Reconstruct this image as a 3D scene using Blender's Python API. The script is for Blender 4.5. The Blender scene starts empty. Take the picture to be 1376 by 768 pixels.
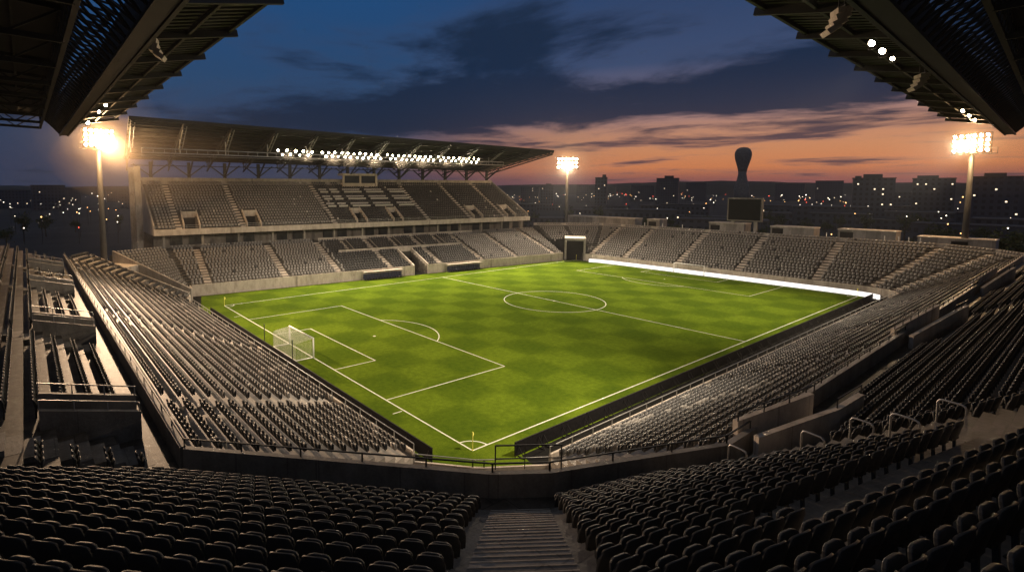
import bpy, math, random
import numpy as np
from mathutils import Vector, Matrix

random.seed(7)
rng = np.random.default_rng(11)
S = bpy.context.scene
COL = S.collection
R = math.radians

# ------------------------------------------------------------------ render
S.render.engine = 'CYCLES'
S.cycles.use_denoising = True
S.cycles.max_bounces = 5
S.cycles.diffuse_bounces = 3
S.cycles.glossy_bounces = 2
S.cycles.transmission_bounces = 2
S.cycles.volume_bounces = 0
S.cycles.transparent_max_bounces = 6
S.cycles.sample_clamp_indirect = 1.5
S.cycles.use_light_tree = True
S.view_settings.view_transform = 'Standard'
S.view_settings.look = 'None'
S.view_settings.exposure = 0.0
S.view_settings.gamma = 1.0

# ------------------------------------------------------------------ camera
CAM = Vector((-27.4769, -30.2503, 20.8509))
YAW, PIT, FPX = 0.9207864, 0.0855913, 713.27
fw = Vector((math.cos(YAW) * math.cos(PIT), math.sin(YAW) * math.cos(PIT), -math.sin(PIT)))
rt = Vector((math.sin(YAW), -math.cos(YAW), 0.0))
up = rt.cross(fw)
cd = bpy.data.cameras.new('camera')
cam = bpy.data.objects.new('camera', cd)
COL.objects.link(cam)
cam.matrix_world = Matrix(((rt.x, up.x, -fw.x, CAM.x), (rt.y, up.y, -fw.y, CAM.y), (rt.z, up.z, -fw.z, CAM.z), (0, 0, 0, 1)))
cd.sensor_width = 36
cd.lens = 36 * FPX / 1376
cd.shift_x = 113.07 / 1376
cd.shift_y = -70.34 / 1376
cd.clip_end = 12000
cd.clip_start = 0.1
S.camera = cam


def project(p):
    d = Vector(p) - CAM
    z = d.dot(fw)
    if z < 0.3:
        return None
    return 688 - 113.07 + FPX * d.dot(rt) / z, 384 - 70.34 - FPX * d.dot(up) / z, z


# ------------------------------------------------------------------ materials
def new_mat(name):
    m = bpy.data.materials.new(name)
    m.use_nodes = True
    nt = m.node_tree
    return m, nt, nt.nodes['Principled BSDF']


def N(nt, t, **kw):
    n = nt.nodes.new(t)
    for k, v in kw.items():
        setattr(n, k, v)
    return n


def mottled(name, c1, c2, scale=0.6, rough=0.8, metal=0.0, fine=9.0, bump=0.0, spec=0.3):
    """A surface whose own colour wanders between two tones: broad stains plus fine grain."""
    m, nt, b = new_mat(name)
    co = N(nt, 'ShaderNodeTexCoord')
    n1 = N(nt, 'ShaderNodeTexNoise')
    n1.inputs['Scale'].default_value = scale
    n1.inputs['Detail'].default_value = 6
    n1.inputs['Roughness'].default_value = 0.65
    n2 = N(nt, 'ShaderNodeTexNoise')
    n2.inputs['Scale'].default_value = fine
    n2.inputs['Detail'].default_value = 4
    mx = N(nt, 'ShaderNodeMath', operation='MULTIPLY_ADD')
    mx.inputs[1].default_value = 0.4
    rp = N(nt, 'ShaderNodeValToRGB')
    rp.color_ramp.elements[0].position = 0.42
    rp.color_ramp.elements[0].color = (*c1, 1)
    rp.color_ramp.elements[1].position = 0.92
    rp.color_ramp.elements[1].color = (*c2, 1)
    L = nt.links.new
    L(co.outputs['Object'], n1.inputs['Vector'])
    L(co.outputs['Object'], n2.inputs['Vector'])
    L(n2.outputs['Fac'], mx.inputs[0])
    L(n1.outputs['Fac'], mx.inputs[2])
    L(mx.outputs[0], rp.inputs['Fac'])
    L(rp.outputs['Color'], b.inputs['Base Color'])
    b.inputs['Roughness'].default_value = rough
    b.inputs['Metallic'].default_value = metal
    b.inputs['Specular IOR Level'].default_value = spec
    if bump:
        bp = N(nt, 'ShaderNodeBump')
        bp.inputs['Strength'].default_value = bump
        bp.inputs['Distance'].default_value = 0.05
        L(n2.outputs['Fac'], bp.inputs['Height'])
        L(bp.outputs['Normal'], b.inputs['Normal'])
    return m


def jointed(m, w=2.6, h=2.6, dark=0.62):
    """cast joints and rain streaks in concrete"""
    nt = m.node_tree
    L = nt.links.new
    b = nt.nodes['Principled BSDF']
    src = b.inputs['Base Color'].links[0].from_socket
    co = N(nt, 'ShaderNodeTexCoord')
    br = N(nt, 'ShaderNodeTexBrick'); br.offset = 0.37
    br.inputs['Scale'].default_value = 1.0
    br.inputs['Brick Width'].default_value = w; br.inputs['Row Height'].default_value = h
    br.inputs['Mortar Size'].default_value = 0.025; br.inputs['Mortar Smooth'].default_value = 0.3
    br.inputs['Color1'].default_value = (1, 1, 1, 1); br.inputs['Color2'].default_value = (0.84, 0.84, 0.84, 1); br.inputs['Mortar'].default_value = (dark, dark, dark, 1)
    L(co.outputs['Object'], br.inputs['Vector'])
    mp = N(nt, 'ShaderNodeMapping'); mp.inputs['Scale'].default_value = (0.9, 0.9, 0.35)
    L(co.outputs['Object'], mp.inputs[0])
    nz = N(nt, 'ShaderNodeTexNoise'); nz.inputs['Scale'].default_value = 1.3; nz.inputs['Detail'].default_value = 8; nz.inputs['Roughness'].default_value = 0.7
    L(mp.outputs[0], nz.inputs['Vector'])
    rp = N(nt, 'ShaderNodeValToRGB')
    rp.color_ramp.elements[0].position = 0.36; rp.color_ramp.elements[0].color = (0.72, 0.70, 0.68, 1)
    rp.color_ramp.elements[1].position = 0.56; rp.color_ramp.elements[1].color = (1, 1, 1, 1)
    L(nz.outputs['Fac'], rp.inputs[0])
    last = src
    for o in (br.outputs['Color'], rp.outputs['Color']):
        mx = N(nt, 'ShaderNodeMix', data_type='RGBA', blend_type='MULTIPLY')
        mx.inputs[0].default_value = 1.0
        L(last, mx.inputs[6]); L(o, mx.inputs[7])
        last = mx.outputs[2]
    L(last, b.inputs['Base Color'])


def emit(name, col, strength, sample=False):
    m, nt, b = new_mat(name)
    b.inputs['Base Color'].default_value = (0.02, 0.02, 0.02, 1)
    b.inputs['Emission Color'].default_value = (*col, 1)
    b.inputs['Emission Strength'].default_value = strength
    if not sample:
        m.cycles.emission_sampling = 'NONE'
    return m


M_CONC = mottled('concrete', (0.19, 0.175, 0.16), (0.42, 0.39, 0.35), 0.35, 0.55, bump=0.12, spec=0.5)
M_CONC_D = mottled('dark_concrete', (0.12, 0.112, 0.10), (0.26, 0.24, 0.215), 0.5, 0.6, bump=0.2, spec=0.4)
M_CONC_L = mottled('pale_concrete', (0.44, 0.39, 0.34), (0.62, 0.56, 0.49), 0.3, 0.8)
for m_ in (M_CONC, M_CONC_D, M_CONC_L):
    jointed(m_)
M_STEEL = mottled('galvanised_steel', (0.30, 0.30, 0.30), (0.45, 0.45, 0.45), 1.0, 0.45, 0.7)
M_POLE = mottled('mast_steel', (0.05, 0.05, 0.052), (0.085, 0.085, 0.085), 0.6, 0.6, 0.2)
M_STEEL_D = mottled('dark_painted_steel', (0.020, 0.022, 0.023), (0.042, 0.045, 0.045), 0.4, 0.5, 0.0)
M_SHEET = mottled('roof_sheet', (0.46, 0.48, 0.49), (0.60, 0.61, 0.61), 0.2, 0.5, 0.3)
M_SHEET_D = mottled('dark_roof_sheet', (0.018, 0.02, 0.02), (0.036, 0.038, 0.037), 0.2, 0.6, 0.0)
M_WHITE = mottled('white_paint', (0.68, 0.68, 0.66), (0.80, 0.80, 0.78), 2.0, 0.5)
M_TIER = mottled('shade_toned_terrace_concrete', (0.045, 0.043, 0.040), (0.105, 0.10, 0.092), 0.3, 0.85, spec=0.1)  # shadow between the seats is put into this dark tone
M_WALK = mottled('darkened_walkway_concrete', (0.030, 0.026, 0.023), (0.155, 0.135, 0.112), 0.8, 0.55, 0.0, 2.5, bump=0.3, spec=0.25)  # stains and tone darkened to hold down the mast light here
jointed(M_WALK, 1.6, 1.6, 0.45)
M_SEAT_K = mottled('black_seat_plastic', (0.012, 0.014, 0.017), (0.032, 0.034, 0.038), 1.2, 0.52, 0.0, 30, spec=0.35)
M_SEAT_G = mottled('grey_seat_plastic', (0.17, 0.163, 0.156), (0.26, 0.252, 0.243), 0.05, 0.5, 0.0, 0.4)
M_SEAT_D = mottled('charcoal_seat_plastic', (0.030, 0.032, 0.036), (0.060, 0.062, 0.066), 0.15, 0.4, 0.0, 0.9)
M_SEAT_W = mottled('pale_seat_plastic', (0.36, 0.345, 0.32), (0.48, 0.46, 0.43), 0.3, 0.45)
M_BOARD = mottled('black_board', (0.003, 0.003, 0.004), (0.014, 0.014, 0.016), 2.2, 0.7, 0.0, 6, spec=0.1)
M_GLASSD = mottled('dark_glass', (0.02, 0.025, 0.03), (0.05, 0.055, 0.06), 0.3, 0.12)
M_DARK = mottled('painted_interior_shade', (0.010, 0.010, 0.010), (0.022, 0.02, 0.018), 0.5, 0.9)  # near-black for panels that paint the shade inside openings
M_BLUE = mottled('navy_bench_plastic', (0.012, 0.014, 0.035), (0.03, 0.032, 0.07), 1.0, 0.4)
M_CITYW0 = mottled('city_wall', (0.05, 0.05, 0.055), (0.13, 0.125, 0.12), 0.03, 0.9, 0.0, 0.3)
def facade_mat():
    m, nt, b = new_mat('facade_of_flats')
    L = nt.links.new
    co = N(nt, 'ShaderNodeTexCoord')
    sp = N(nt, 'ShaderNodeSeparateXYZ'); L(co.outputs['Object'], sp.inputs[0])
    ad = N(nt, 'ShaderNodeMath', operation='ADD'); L(sp.outputs[0], ad.inputs[0]); L(sp.outputs[1], ad.inputs[1])
    cb = N(nt, 'ShaderNodeCombineXYZ'); L(ad.outputs[0], cb.inputs[0]); L(sp.outputs[2], cb.inputs[1])
    br = N(nt, 'ShaderNodeTexBrick')
    br.offset = 0.0; br.inputs['Scale'].default_value = 1.0
    br.inputs['Brick Width'].default_value = 2.8; br.inputs['Row Height'].default_value = 3.1
    br.inputs['Mortar Size'].default_value = 0.75; br.inputs['Mortar Smooth'].default_value = 0.0
    br.inputs['Color1'].default_value = (0.018, 0.022, 0.03, 1); br.inputs['Color2'].default_value = (0.03, 0.033, 0.04, 1); br.inputs['Mortar'].default_value = (0.055, 0.065, 0.085, 1)
    L(cb.outputs[0], br.inputs['Vector']); L(br.outputs['Color'], b.inputs['Base Color'])
    b.inputs['Roughness'].default_value = 0.6
    return m


M_BRICKB = facade_mat()
M_CITYROOF = mottled('city_roof', (0.05, 0.05, 0.055), (0.10, 0.10, 0.105), 0.02, 0.9, 0.0, 0.2)
M_LEAF = mottled('dark_foliage', (0.025, 0.040, 0.016), (0.065, 0.085, 0.03), 0.4, 0.8, 0.0, 3)
M_BARK = mottled('bark', (0.05, 0.04, 0.03), (0.10, 0.08, 0.06), 2.0, 0.9)
M_NET = mottled('net_cord', (0.60, 0.60, 0.56), (0.75, 0.75, 0.72), 1.0, 0.8)
M_FLAG = mottled('yellow_flag', (0.75, 0.72, 0.10), (0.85, 0.80, 0.20), 2.0, 0.7)
WARM = (1.0, 0.80, 0.57)
M_LAMP = emit('lamp_lens', (1.0, 0.82, 0.55), 90)
M_LED = emit('led_board_face', (1.0, 0.93, 0.86), 1.5, True)
M_LEDB = mottled('led_board_back', (0.02, 0.02, 0.02), (0.05, 0.05, 0.05), 1, 0.6)
M_CITYW = emit('city_lamp_white', (1.0, 0.86, 0.66), 7)
M_CITYO = emit('city_lamp_orange', (1.0, 0.50, 0.16), 7)
M_CITYR = emit('city_lamp_red', (1.0, 0.10, 0.05), 6)
M_WIN = emit('lit_window_pane', (1.0, 0.78, 0.50), 2.2)
M_SCREEN = mottled('switched_off_screen', (0.004, 0.006, 0.006), (0.008, 0.010, 0.010), 0.1, 0.6, spec=0.05)


def grass_mat():
    m, nt, b = new_mat('mown_grass')
    L = nt.links.new
    co = N(nt, 'ShaderNodeTexCoord')
    sp = N(nt, 'ShaderNodeSeparateXYZ')
    wob = N(nt, 'ShaderNodeTexNoise'); wob.inputs['Scale'].default_value = 0.25; wob.inputs['Detail'].default_value = 4
    L(co.outputs['Object'], wob.inputs['Vector'])
    wm = N(nt, 'ShaderNodeVectorMath', operation='MULTIPLY_ADD')
    wm.inputs[1].default_value = (0.7, 0.7, 0)
    L(wob.outputs['Color'], wm.inputs[0]); L(co.outputs['Object'], wm.inputs[2])
    L(wm.outputs[0], sp.inputs[0])

    def band(out, period, off):
        a = N(nt, 'ShaderNodeMath', operation='MULTIPLY_ADD')
        a.inputs[1].default_value = 1.0 / period
        a.inputs[2].default_value = off
        L(out, a.inputs[0])
        p = N(nt, 'ShaderNodeMath', operation='PINGPONG')
        p.inputs[1].default_value = 1.0
        L(a.outputs[0], p.inputs[0])
        r = N(nt, 'ShaderNodeMapRange', interpolation_type='SMOOTHSTEP')
        r.inputs[1].default_value = 0.34
        r.inputs[2].default_value = 0.66
        L(p.outputs[0], r.inputs[0])
        return r.outputs[0]
    bx = band(sp.outputs[0], 5.5, 0.5)
    by = band(sp.outputs[1], 5.9, 0.15)
    # checker = bx xor by, in fractions: bx + by - 2 bx by
    pr = N(nt, 'ShaderNodeMath', operation='MULTIPLY')
    L(bx, pr.inputs[0]); L(by, pr.inputs[1])
    sm = N(nt, 'ShaderNodeMath', operation='ADD')
    L(bx, sm.inputs[0]); L(by, sm.inputs[1])
    ck = N(nt, 'ShaderNodeMath', operation='MULTIPLY_ADD')
    ck.inputs[1].default_value = -2.0
    L(pr.outputs[0], ck.inputs[0]); L(sm.outputs[0], ck.inputs[2])
    n1 = N(nt, 'ShaderNodeTexNoise'); n1.inputs['Scale'].default_value = 0.11; n1.inputs['Detail'].default_value = 5
    n2 = N(nt, 'ShaderNodeTexNoise'); n2.inputs['Scale'].default_value = 1.6; n2.inputs['Detail'].default_value = 7; n2.inputs['Roughness'].default_value = 0.7
    n3 = N(nt, 'ShaderNodeTexNoise'); n3.inputs['Scale'].default_value = 14.0; n3.inputs['Detail'].default_value = 3
    for n in (n1, n2, n3):
        L(co.outputs['Object'], n.inputs['Vector'])

    def madd(a, k, c):
        q = N(nt, 'ShaderNodeMath', operation='MULTIPLY_ADD')
        q.inputs[1].default_value = k
        L(a, q.inputs[0])
        if isinstance(c, float):
            q.inputs[2].default_value = c
        else:
            L(c, q.inputs[2])
        return q.outputs[0]
    v = madd(ck.outputs[0], 0.21, -0.41)
    v = madd(n1.outputs['Fac'], 0.45, v)
    v = madd(n2.outputs['Fac'], 0.75, v)
    v = madd(n3.outputs['Fac'], 0.45, v)
    rp = N(nt, 'ShaderNodeValToRGB')
    e = rp.color_ramp.elements
    e[0].position = 0.18; e[0].color = (0.030, 0.060, 0.006, 1)
    e[1].position = 0.85; e[1].color = (0.112, 0.166, 0.013, 1)
    k = rp.color_ramp.elements.new(0.5); k.color = (0.064, 0.102, 0.008, 1)
    L(v, rp.inputs['Fac'])
    L(rp.outputs['Color'], b.inputs['Base Color'])
    b.inputs['Roughness'].default_value = 0.95
    b.inputs['Specular IOR Level'].default_value = 0.0
    bp = N(nt, 'ShaderNodeBump'); bp.inputs['Strength'].default_value = 0.5; bp.inputs['Distance'].default_value = 0.04
    L(n3.outputs['Fac'], bp.inputs['Height'])
    L(bp.outputs['Normal'], b.inputs['Normal'])
    return m


M_GRASS = grass_mat()
M_LINE = mottled('line_paint', (0.42, 0.45, 0.36), (0.66, 0.68, 0.60), 1.0, 0.8)
M_GROUND = mottled('city_ground', (0.012, 0.014, 0.016), (0.045, 0.047, 0.05), 0.012, 0.95, 0.0, 0.06)
M_ASPH = mottled('perimeter_asphalt', (0.006, 0.006, 0.006), (0.016, 0.016, 0.015), 0.6, 0.95, spec=0.05)
M_HILL = mottled('hill_woods', (0.012, 0.018, 0.012), (0.03, 0.035, 0.025), 0.01, 0.95, 0.0, 0.06)


# ------------------------------------------------------------------ mesh builder
def world_of(o):
    if o.parent is None:
        return o.matrix_basis.copy()
    return world_of(o.parent) @ o.matrix_parent_inverse @ o.matrix_basis


class MB:
    def __init__(self):
        self.v, self.f, self.mi = [], [], []

    def face(self, pts, mi=0):
        b = len(self.v)
        self.v += [tuple(p) for p in pts]
        self.f.append(tuple(range(b, b + len(pts))))
        self.mi.append(mi)

    def hexa(self, p, mi=0):
        """p: 4 bottom + 4 top corners"""
        b = len(self.v)
        self.v += [tuple(q) for q in p]
        for q in ((3, 2, 1, 0), (4, 5, 6, 7), (0, 1, 5, 4), (1, 2, 6, 5), (2, 3, 7, 6), (3, 0, 4, 7)):
            self.f.append(tuple(b + i for i in q)); self.mi.append(mi)

    def box(self, lo, hi, T=None, mi=0):
        x0, y0, z0 = lo; x1, y1, z1 = hi
        p = [(x0, y0, z0), (x1, y0, z0), (x1, y1, z0), (x0, y1, z0), (x0, y0, z1), (x1, y0, z1), (x1, y1, z1), (x0, y1, z1)]
        if T:
            p = [T(*q) for q in p]
        self.hexa(p, mi)

    def bar(self, a, b, w, h=None, mi=0):
        """rectangular bar from a to b, w wide and h deep"""
        a, b = Vector(a), Vector(b)
        h = h or w
        d = (b - a)
        if d.length < 1e-6:
            return
        d.normalize()
        s = d.cross(Vector((0, 0, 1)))
        if s.length < 1e-3:
            s = Vector((1, 0, 0))
        s.normalize()
        u = s.cross(d)
        s *= w / 2; u *= h / 2
        self.hexa([a - s - u, a + s - u, a + s + u, a - s + u, b - s - u, b + s - u, b + s + u, b - s + u], mi)

    def tube(self, pts, r, n=8, mi=0, r2=None):
        pts = [Vector(p) for p in pts]
        rings = []
        b = len(self.v)
        for i, p in enumerate(pts):
            d = (pts[min(i + 1, len(pts) - 1)] - pts[max(i - 1, 0)]).normalized()
            s = d.cross(Vector((0, 0, 1)))
            if s.length < 1e-3:
                s = Vector((1, 0, 0))
            s.normalize()
            u = s.cross(d)
            rr = r if r2 is None else r + (r2 - r) * i / (len(pts) - 1)
            for k in range(n):
                t = 2 * math.pi * k / n
                self.v.append(tuple(p + (s * math.cos(t) + u * math.sin(t)) * rr))
        for i in range(len(pts) - 1):
            for k in range(n):
                k2 = (k + 1) % n
                self.f.append((b + i * n + k, b + i * n + k2, b + (i + 1) * n + k2, b + (i + 1) * n + k)); self.mi.append(mi)
        self.f.append(tuple(b + k for k in range(n))[::-1]); self.mi.append(mi)
        e = b + (len(pts) - 1) * n
        self.f.append(tuple(e + k for k in range(n))); self.mi.append(mi)

    def lathe(self, prof, c, n=24, mi=0):
        b = len(self.v)
        for r, z in prof:
            for k in range(n):
                t = 2 * math.pi * k / n
                self.v.append((c[0] + r * math.cos(t), c[1] + r * math.sin(t), c[2] + z))
        for i in range(len(prof) - 1):
            for k in range(n):
                k2 = (k + 1) % n
                self.f.append((b + i * n + k, b + i * n + k2, b + (i + 1) * n + k2, b + (i + 1) * n + k)); self.mi.append(mi)
        self.f.append(tuple(b + k for k in range(n))[::-1]); self.mi.append(mi)
        e = b + (len(prof) - 1) * n
        self.f.append(tuple(e + k for k in range(n))); self.mi.append(mi)

    def build(self, name, mats, parent=None, smooth=False):
        me = bpy.data.meshes.new(name)
        me.from_pydata(self.v, [], self.f)
        mats = mats if isinstance(mats, (list, tuple)) else [mats]
        for m in mats:
            me.materials.append(m)
        if len(mats) > 1:
            me.polygons.foreach_set('material_index', self.mi)
        if smooth:
            me.polygons.foreach_set('use_smooth', [True] * len(me.polygons))
        me.update()
        o = bpy.data.objects.new(name, me)
        COL.objects.link(o)
        if parent is not None:
            o.parent = parent
            o.matrix_parent_inverse = world_of(parent).inverted()
        return o


def tag(o, label=None, cat=None, group=None, kind=None):
    if label: o['label'] = label
    if cat: o['category'] = cat
    if group: o['group'] = group
    if kind: o['kind'] = kind
    return o


def thing(name, label, cat, loc=(0, 0, 0), rz=0.0, group=None):
    o = bpy.data.objects.new(name, None)
    o.empty_display_size = 0.5
    COL.objects.link(o)
    o.location = loc
    o.rotation_euler = (0, 0, rz)
    o.matrix_basis = Matrix.Translation(Vector(loc)) @ Matrix.Rotation(rz, 4, 'Z')
    return tag(o, label, cat, group)


def copy_tree(o, parent=None):
    c = o.copy()
    COL.objects.link(c)
    if parent is not None:
        c.parent = parent
    for ch in list(o.children):
        copy_tree(ch, c)
    return c


def part(mb, name, mats, parent, smooth=False):
    """child mesh given in its parent's local coordinates"""
    o = mb.build(name, mats, None, smooth)
    o.parent = parent
    return o


def ordinal(n):
    return f"{n}{'th' if 10 <= n % 100 <= 20 else {1: 'st', 2: 'nd', 3: 'rd'}.get(n % 10, 'th')}"


# ------------------------------------------------------------------ layout
A_M = R(-5.7)
UM = Vector((math.cos(A_M), math.sin(A_M), 0)); NM = Vector((-math.sin(A_M), math.cos(A_M), 0)); OM = Vector((0, 77.4, 0))


def MS(s, d, z):
    """main-stand coordinates: along the front, depth, height"""
    p = OM + UM * s + NM * d
    return (p.x, p.y, z)


def ms2(s, d):
    p = MS(s, d, 0)
    return (p[0], p[1])


def lerp(a, b, t):
    return tuple(x + (y - x) * t for x, y in zip(a, b))


PL, PW = 99.78, 65.72     # pitch length (x) and width (y)

# ground, pitch --------------------------------------------------------------
mb = MB()
mb.face([(-900, -900, -0.02), (9000, -900, -0.02), (9000, 9000, -0.02), (-900, 9000, -0.02)])
tag(mb.build('ground', M_GROUND), kind='structure')
mb = MB()
mb.face([(-14, -14, 0.0), (116, -14, 0.0), (116, 74, 0.0), (100, 92, 0.0), (-14, 96, 0.0)])
tag(mb.build('perimeter_paving', M_ASPH), kind='structure')
mb = MB()
gp = [(-3.9, 66), (-3.9, 0.2), (-2.9, -3.5), (1.6, -6.3), (2.6, -2.9), (99.6, -2.3), (100.9, 0.5), (100.9, 60.5), (97.3, 66.9)] + [ms2(s, -0.6) for s in (95, 60, 30, 2, -1)]
mb.face([(x, y, 0.006) for x, y in gp])
pitch = tag(mb.build('pitch', M_GRASS), kind='structure')

mb = MB()
LW = 0.13
ZL = 0.011


def line(a, b, w=LW):
    a, b = Vector((*a, ZL)), Vector((*b, ZL))
    d = (b - a).normalized()
    s = Vector((-d.y, d.x, 0)) * w / 2
    e = d * w / 2
    mb.face([a - s - e, b - s + e, b + s + e, a + s - e])


def arc(c, r, a0, a1, n, w=LW):
    for i in range(n):
        t0, t1 = a0 + (a1 - a0) * i / n, a0 + (a1 - a0) * (i + 1) / n
        mb.face([(c[0] + q * math.cos(t), c[1] + q * math.sin(t), ZL) for q, t in ((r - w / 2, t0), (r + w / 2, t0), (r + w / 2, t1), (r - w / 2, t1))])


def lseg(a, b, w=LW):
    global ZL
    ZL += 0.0004
    line(a, b, w)


for a, b in (((0, 0), (PL, 0)), ((0, PW), (PL, PW)), ((0, 0), (0, PW)), ((PL, 0), (PL, PW)), ((PL / 2, 0), (PL / 2, PW))):
    lseg(a, b, 0.14)
cy = PW / 2
for x0, sg in ((0, 1), (PL, -1)):
    for dx, hw in ((16.5, 20.16), (5.5, 9.16)):
        lseg((x0, cy - hw), (x0 + sg * dx, cy - hw)); lseg((x0, cy + hw), (x0 + sg * dx, cy + hw)); lseg((x0 + sg * dx, cy - hw), (x0 + sg * dx, cy + hw))
    h = math.acos(5.5 / 9.15)
    ZL += 0.0004
    arc((x0 + sg * 11, cy), 9.15, (0 if sg > 0 else math.pi) - h, (0 if sg > 0 else math.pi) + h, 28)
    arc((x0 + sg * 11, cy), 0.11, 0, 2 * math.pi, 10, 0.2)
    for y0, s2 in ((0, 1), (PW, -1)):
        ZL += 0.0004
        a0 = {(1, 1): 0, (-1, 1): math.pi / 2, (-1, -1): math.pi, (1, -1): -math.pi / 2}[(sg, s2)]
        arc((x0, y0), 1.6, a0, a0 + math.pi / 2, 10)
        ZL += 0.0004
        line((x0 - sg * 0.3, y0 + s2 * 9.6), (x0 - sg * 1.2, y0 + s2 * 9.6), 0.12)
ZL += 0.0004
arc((PL / 2, cy), 9.15, 0, 2 * math.pi, 72)
ZL += 0.0004
arc((PL / 2, cy), 0.12, 0, 2 * math.pi, 10, 0.2)
tag(mb.build('pitch_markings', M_LINE), kind='structure')


# corner flags ---------------------------------------------------------------
def corner_flag(x, y, label):
    t = thing('corner_flag', label, 'corner flag', (x, y, 0.01), random.uniform(0.3, 1.1), 'corner flags of the pitch')
    m = MB(); m.tube([(0, 0, 0), (0, 0, 1.55)], 0.035, 8); m.lathe([(0.07, 0), (0.07, 0.05), (0.03, 0.08)], (0, 0, 0), 10)
    part(m, 'pole', M_FLAG, t)
    m = MB()
    z = [(0.0, 1.5), (0.16, 1.48), (0.30, 1.34), (0.34, 1.18), (0.22, 1.08), (0.0, 1.02)]
    for s in (0.012, -0.012):
        m.face([(q[0], s + 0.03 * math.sin(q[0] * 9), q[1]) for q in (z if s > 0 else z[::-1])])
    part(m, 'flag', M_FLAG, t)


corner_flag(0, 0, 'yellow flag on the pitch corner nearest the camera, below the concrete parapet')
corner_flag(0, PW, 'thin corner flag at the far end of the near goal line, by the vehicle tunnel')
corner_flag(PL, 0, 'thin corner flag at the right end of the glowing white board')
corner_flag(PL, PW, 'thin corner flag in the farthest corner beside the dark portal')


# goals ----------------------------------------------------------------------
def goal(x0, sg, label):
    t = thing('goal', label, 'goal', (x0, cy, 0.012), 0 if sg < 0 else math.pi, 'goals of the pitch')
    # local: posts at x=0, net towards -x
    W, H, D = 3.66, 2.44, 2.3
    for s in (-1, 1):
        m = MB(); m.tube([(0, s * W, 0), (0, s * W, H)], 0.09, 10); part(m, 'goal_post', M_WHITE, t, True)
    m = MB(); m.tube([(0, -W - 0.06, H), (0, W + 0.06, H)], 0.09, 10); part(m, 'crossbar', M_WHITE, t, True)
    m = MB()
    for s in (-1, 1):
        m.bar((-D, s * W, 0.05), (0, s * W, 0.05), 0.07)
    m.bar((-D, -W, 0.05), (-D, W, 0.05), 0.09)
    part(m, 'ground_frame', M_WHITE, t)
    m = MB()
    st, w = 0.16, 0.010
    n = int(2 * W / st)
    for i in range(n + 1):
        y = -W + 2 * W * i / n
        m.bar((-D + 0.02, y, 0.05), (-D + 0.02, y, H - 0.35), w); m.bar((-D + 0.02, y, H - 0.35), (0, y, H), w)
    for i in range(14):
        z = 0.1 + (H - 0.45) * i / 13
        m.bar((-D + 0.02, -W, z), (-D + 0.02, W, z), w)
    for i in range(14):
        u = i / 13
        x, z = -D + 0.02 + (D - 0.02) * u, H - 0.35 + 0.35 * u
        m.bar((x, -W, z), (x, W, z), w)
        for s in (-1, 1):
            m.bar((x, s * W, 0.05), (x, s * W, z), w)
    for i in range(13):
        for s in (-1, 1):
            z = 0.15 + i * (H - 0.4) / 13
            m.bar((-D, s * W, z), (0, s * W, z), w)
    part(m, 'net', M_NET, t)


goal(0, -1, 'white goal with box net on the near goal line, left of the penalty area')
goal(PL, 1, 'white goal at the far end in front of the glowing white board')
for y in (cy - 4.6, cy + 4.6):
    t = thing('net_support_pole', 'thin dark pole holding the near goal net, ' + ('beside its nearer corner' if y < cy else 'beside its farther corner'), 'pole', (-3.1, y, 0.006), 0, 'net poles behind the near goal')
    m = MB(); m.tube([(0, 0, 0), (0, 0, 3.0)], 0.06, 8); part(m, 'pole', M_STEEL_D, t)
    m = MB(); m.lathe([(0.22, 0), (0.22, 0.08), (0.08, 0.16)], (0, 0, 0), 12); part(m, 'foot', M_STEEL_D, t)


# ------------------------------------------------------------------ stands
def line_at(A, B, t):
    return [lerp(a, b, t) for a, b in zip(A, B)]


def tier(mb, A, B, zA, zB, n, base=0.0, k0=0, k1=None, front=True):
    """stepped terrace between plan lines A (front) and B (back): n rows from zA to zB, solid down to base"""
    k1 = n if k1 is None else k1
    zs = [zA + (zB - zA) * k / max(n - 1, 1) for k in range(n)]
    Ls = [line_at(A, B, k / n) for k in range(n + 1)]
    for j in range(len(A) - 1):
        for k in range(k0, k1):
            a, b, c, d = Ls[k][j], Ls[k][j + 1], Ls[k + 1][j + 1], Ls[k + 1][j]
            mb.face([(*a, zs[k]), (*b, zs[k]), (*c, zs[k]), (*d, zs[k])])
            if k < k1 - 1:
                mb.face([(*d, zs[k]), (*c, zs[k]), (*c, zs[k + 1]), (*d, zs[k + 1])])
        if front:
            a, b = Ls[k0][j], Ls[k0][j + 1]
            mb.face([(*a, base), (*b, base), (*b, zs[k0]), (*a, zs[k0])])
        a, b = Ls[k1][j], Ls[k1][j + 1]
        mb.face([(*b, base), (*a, base), (*a, zs[k1 - 1]), (*b, zs[k1 - 1])])
    for e in (0, -1):
        for k in range(k0, k1):
            a, b = Ls[k][e], Ls[k + 1][e]
            mb.face([(*a, base), (*b, base), (*b, zs[k]), (*a, zs[k])])


SEATS = []     # (style, material, x, y, z, angle, scale_w, scale_h, meta)


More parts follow.
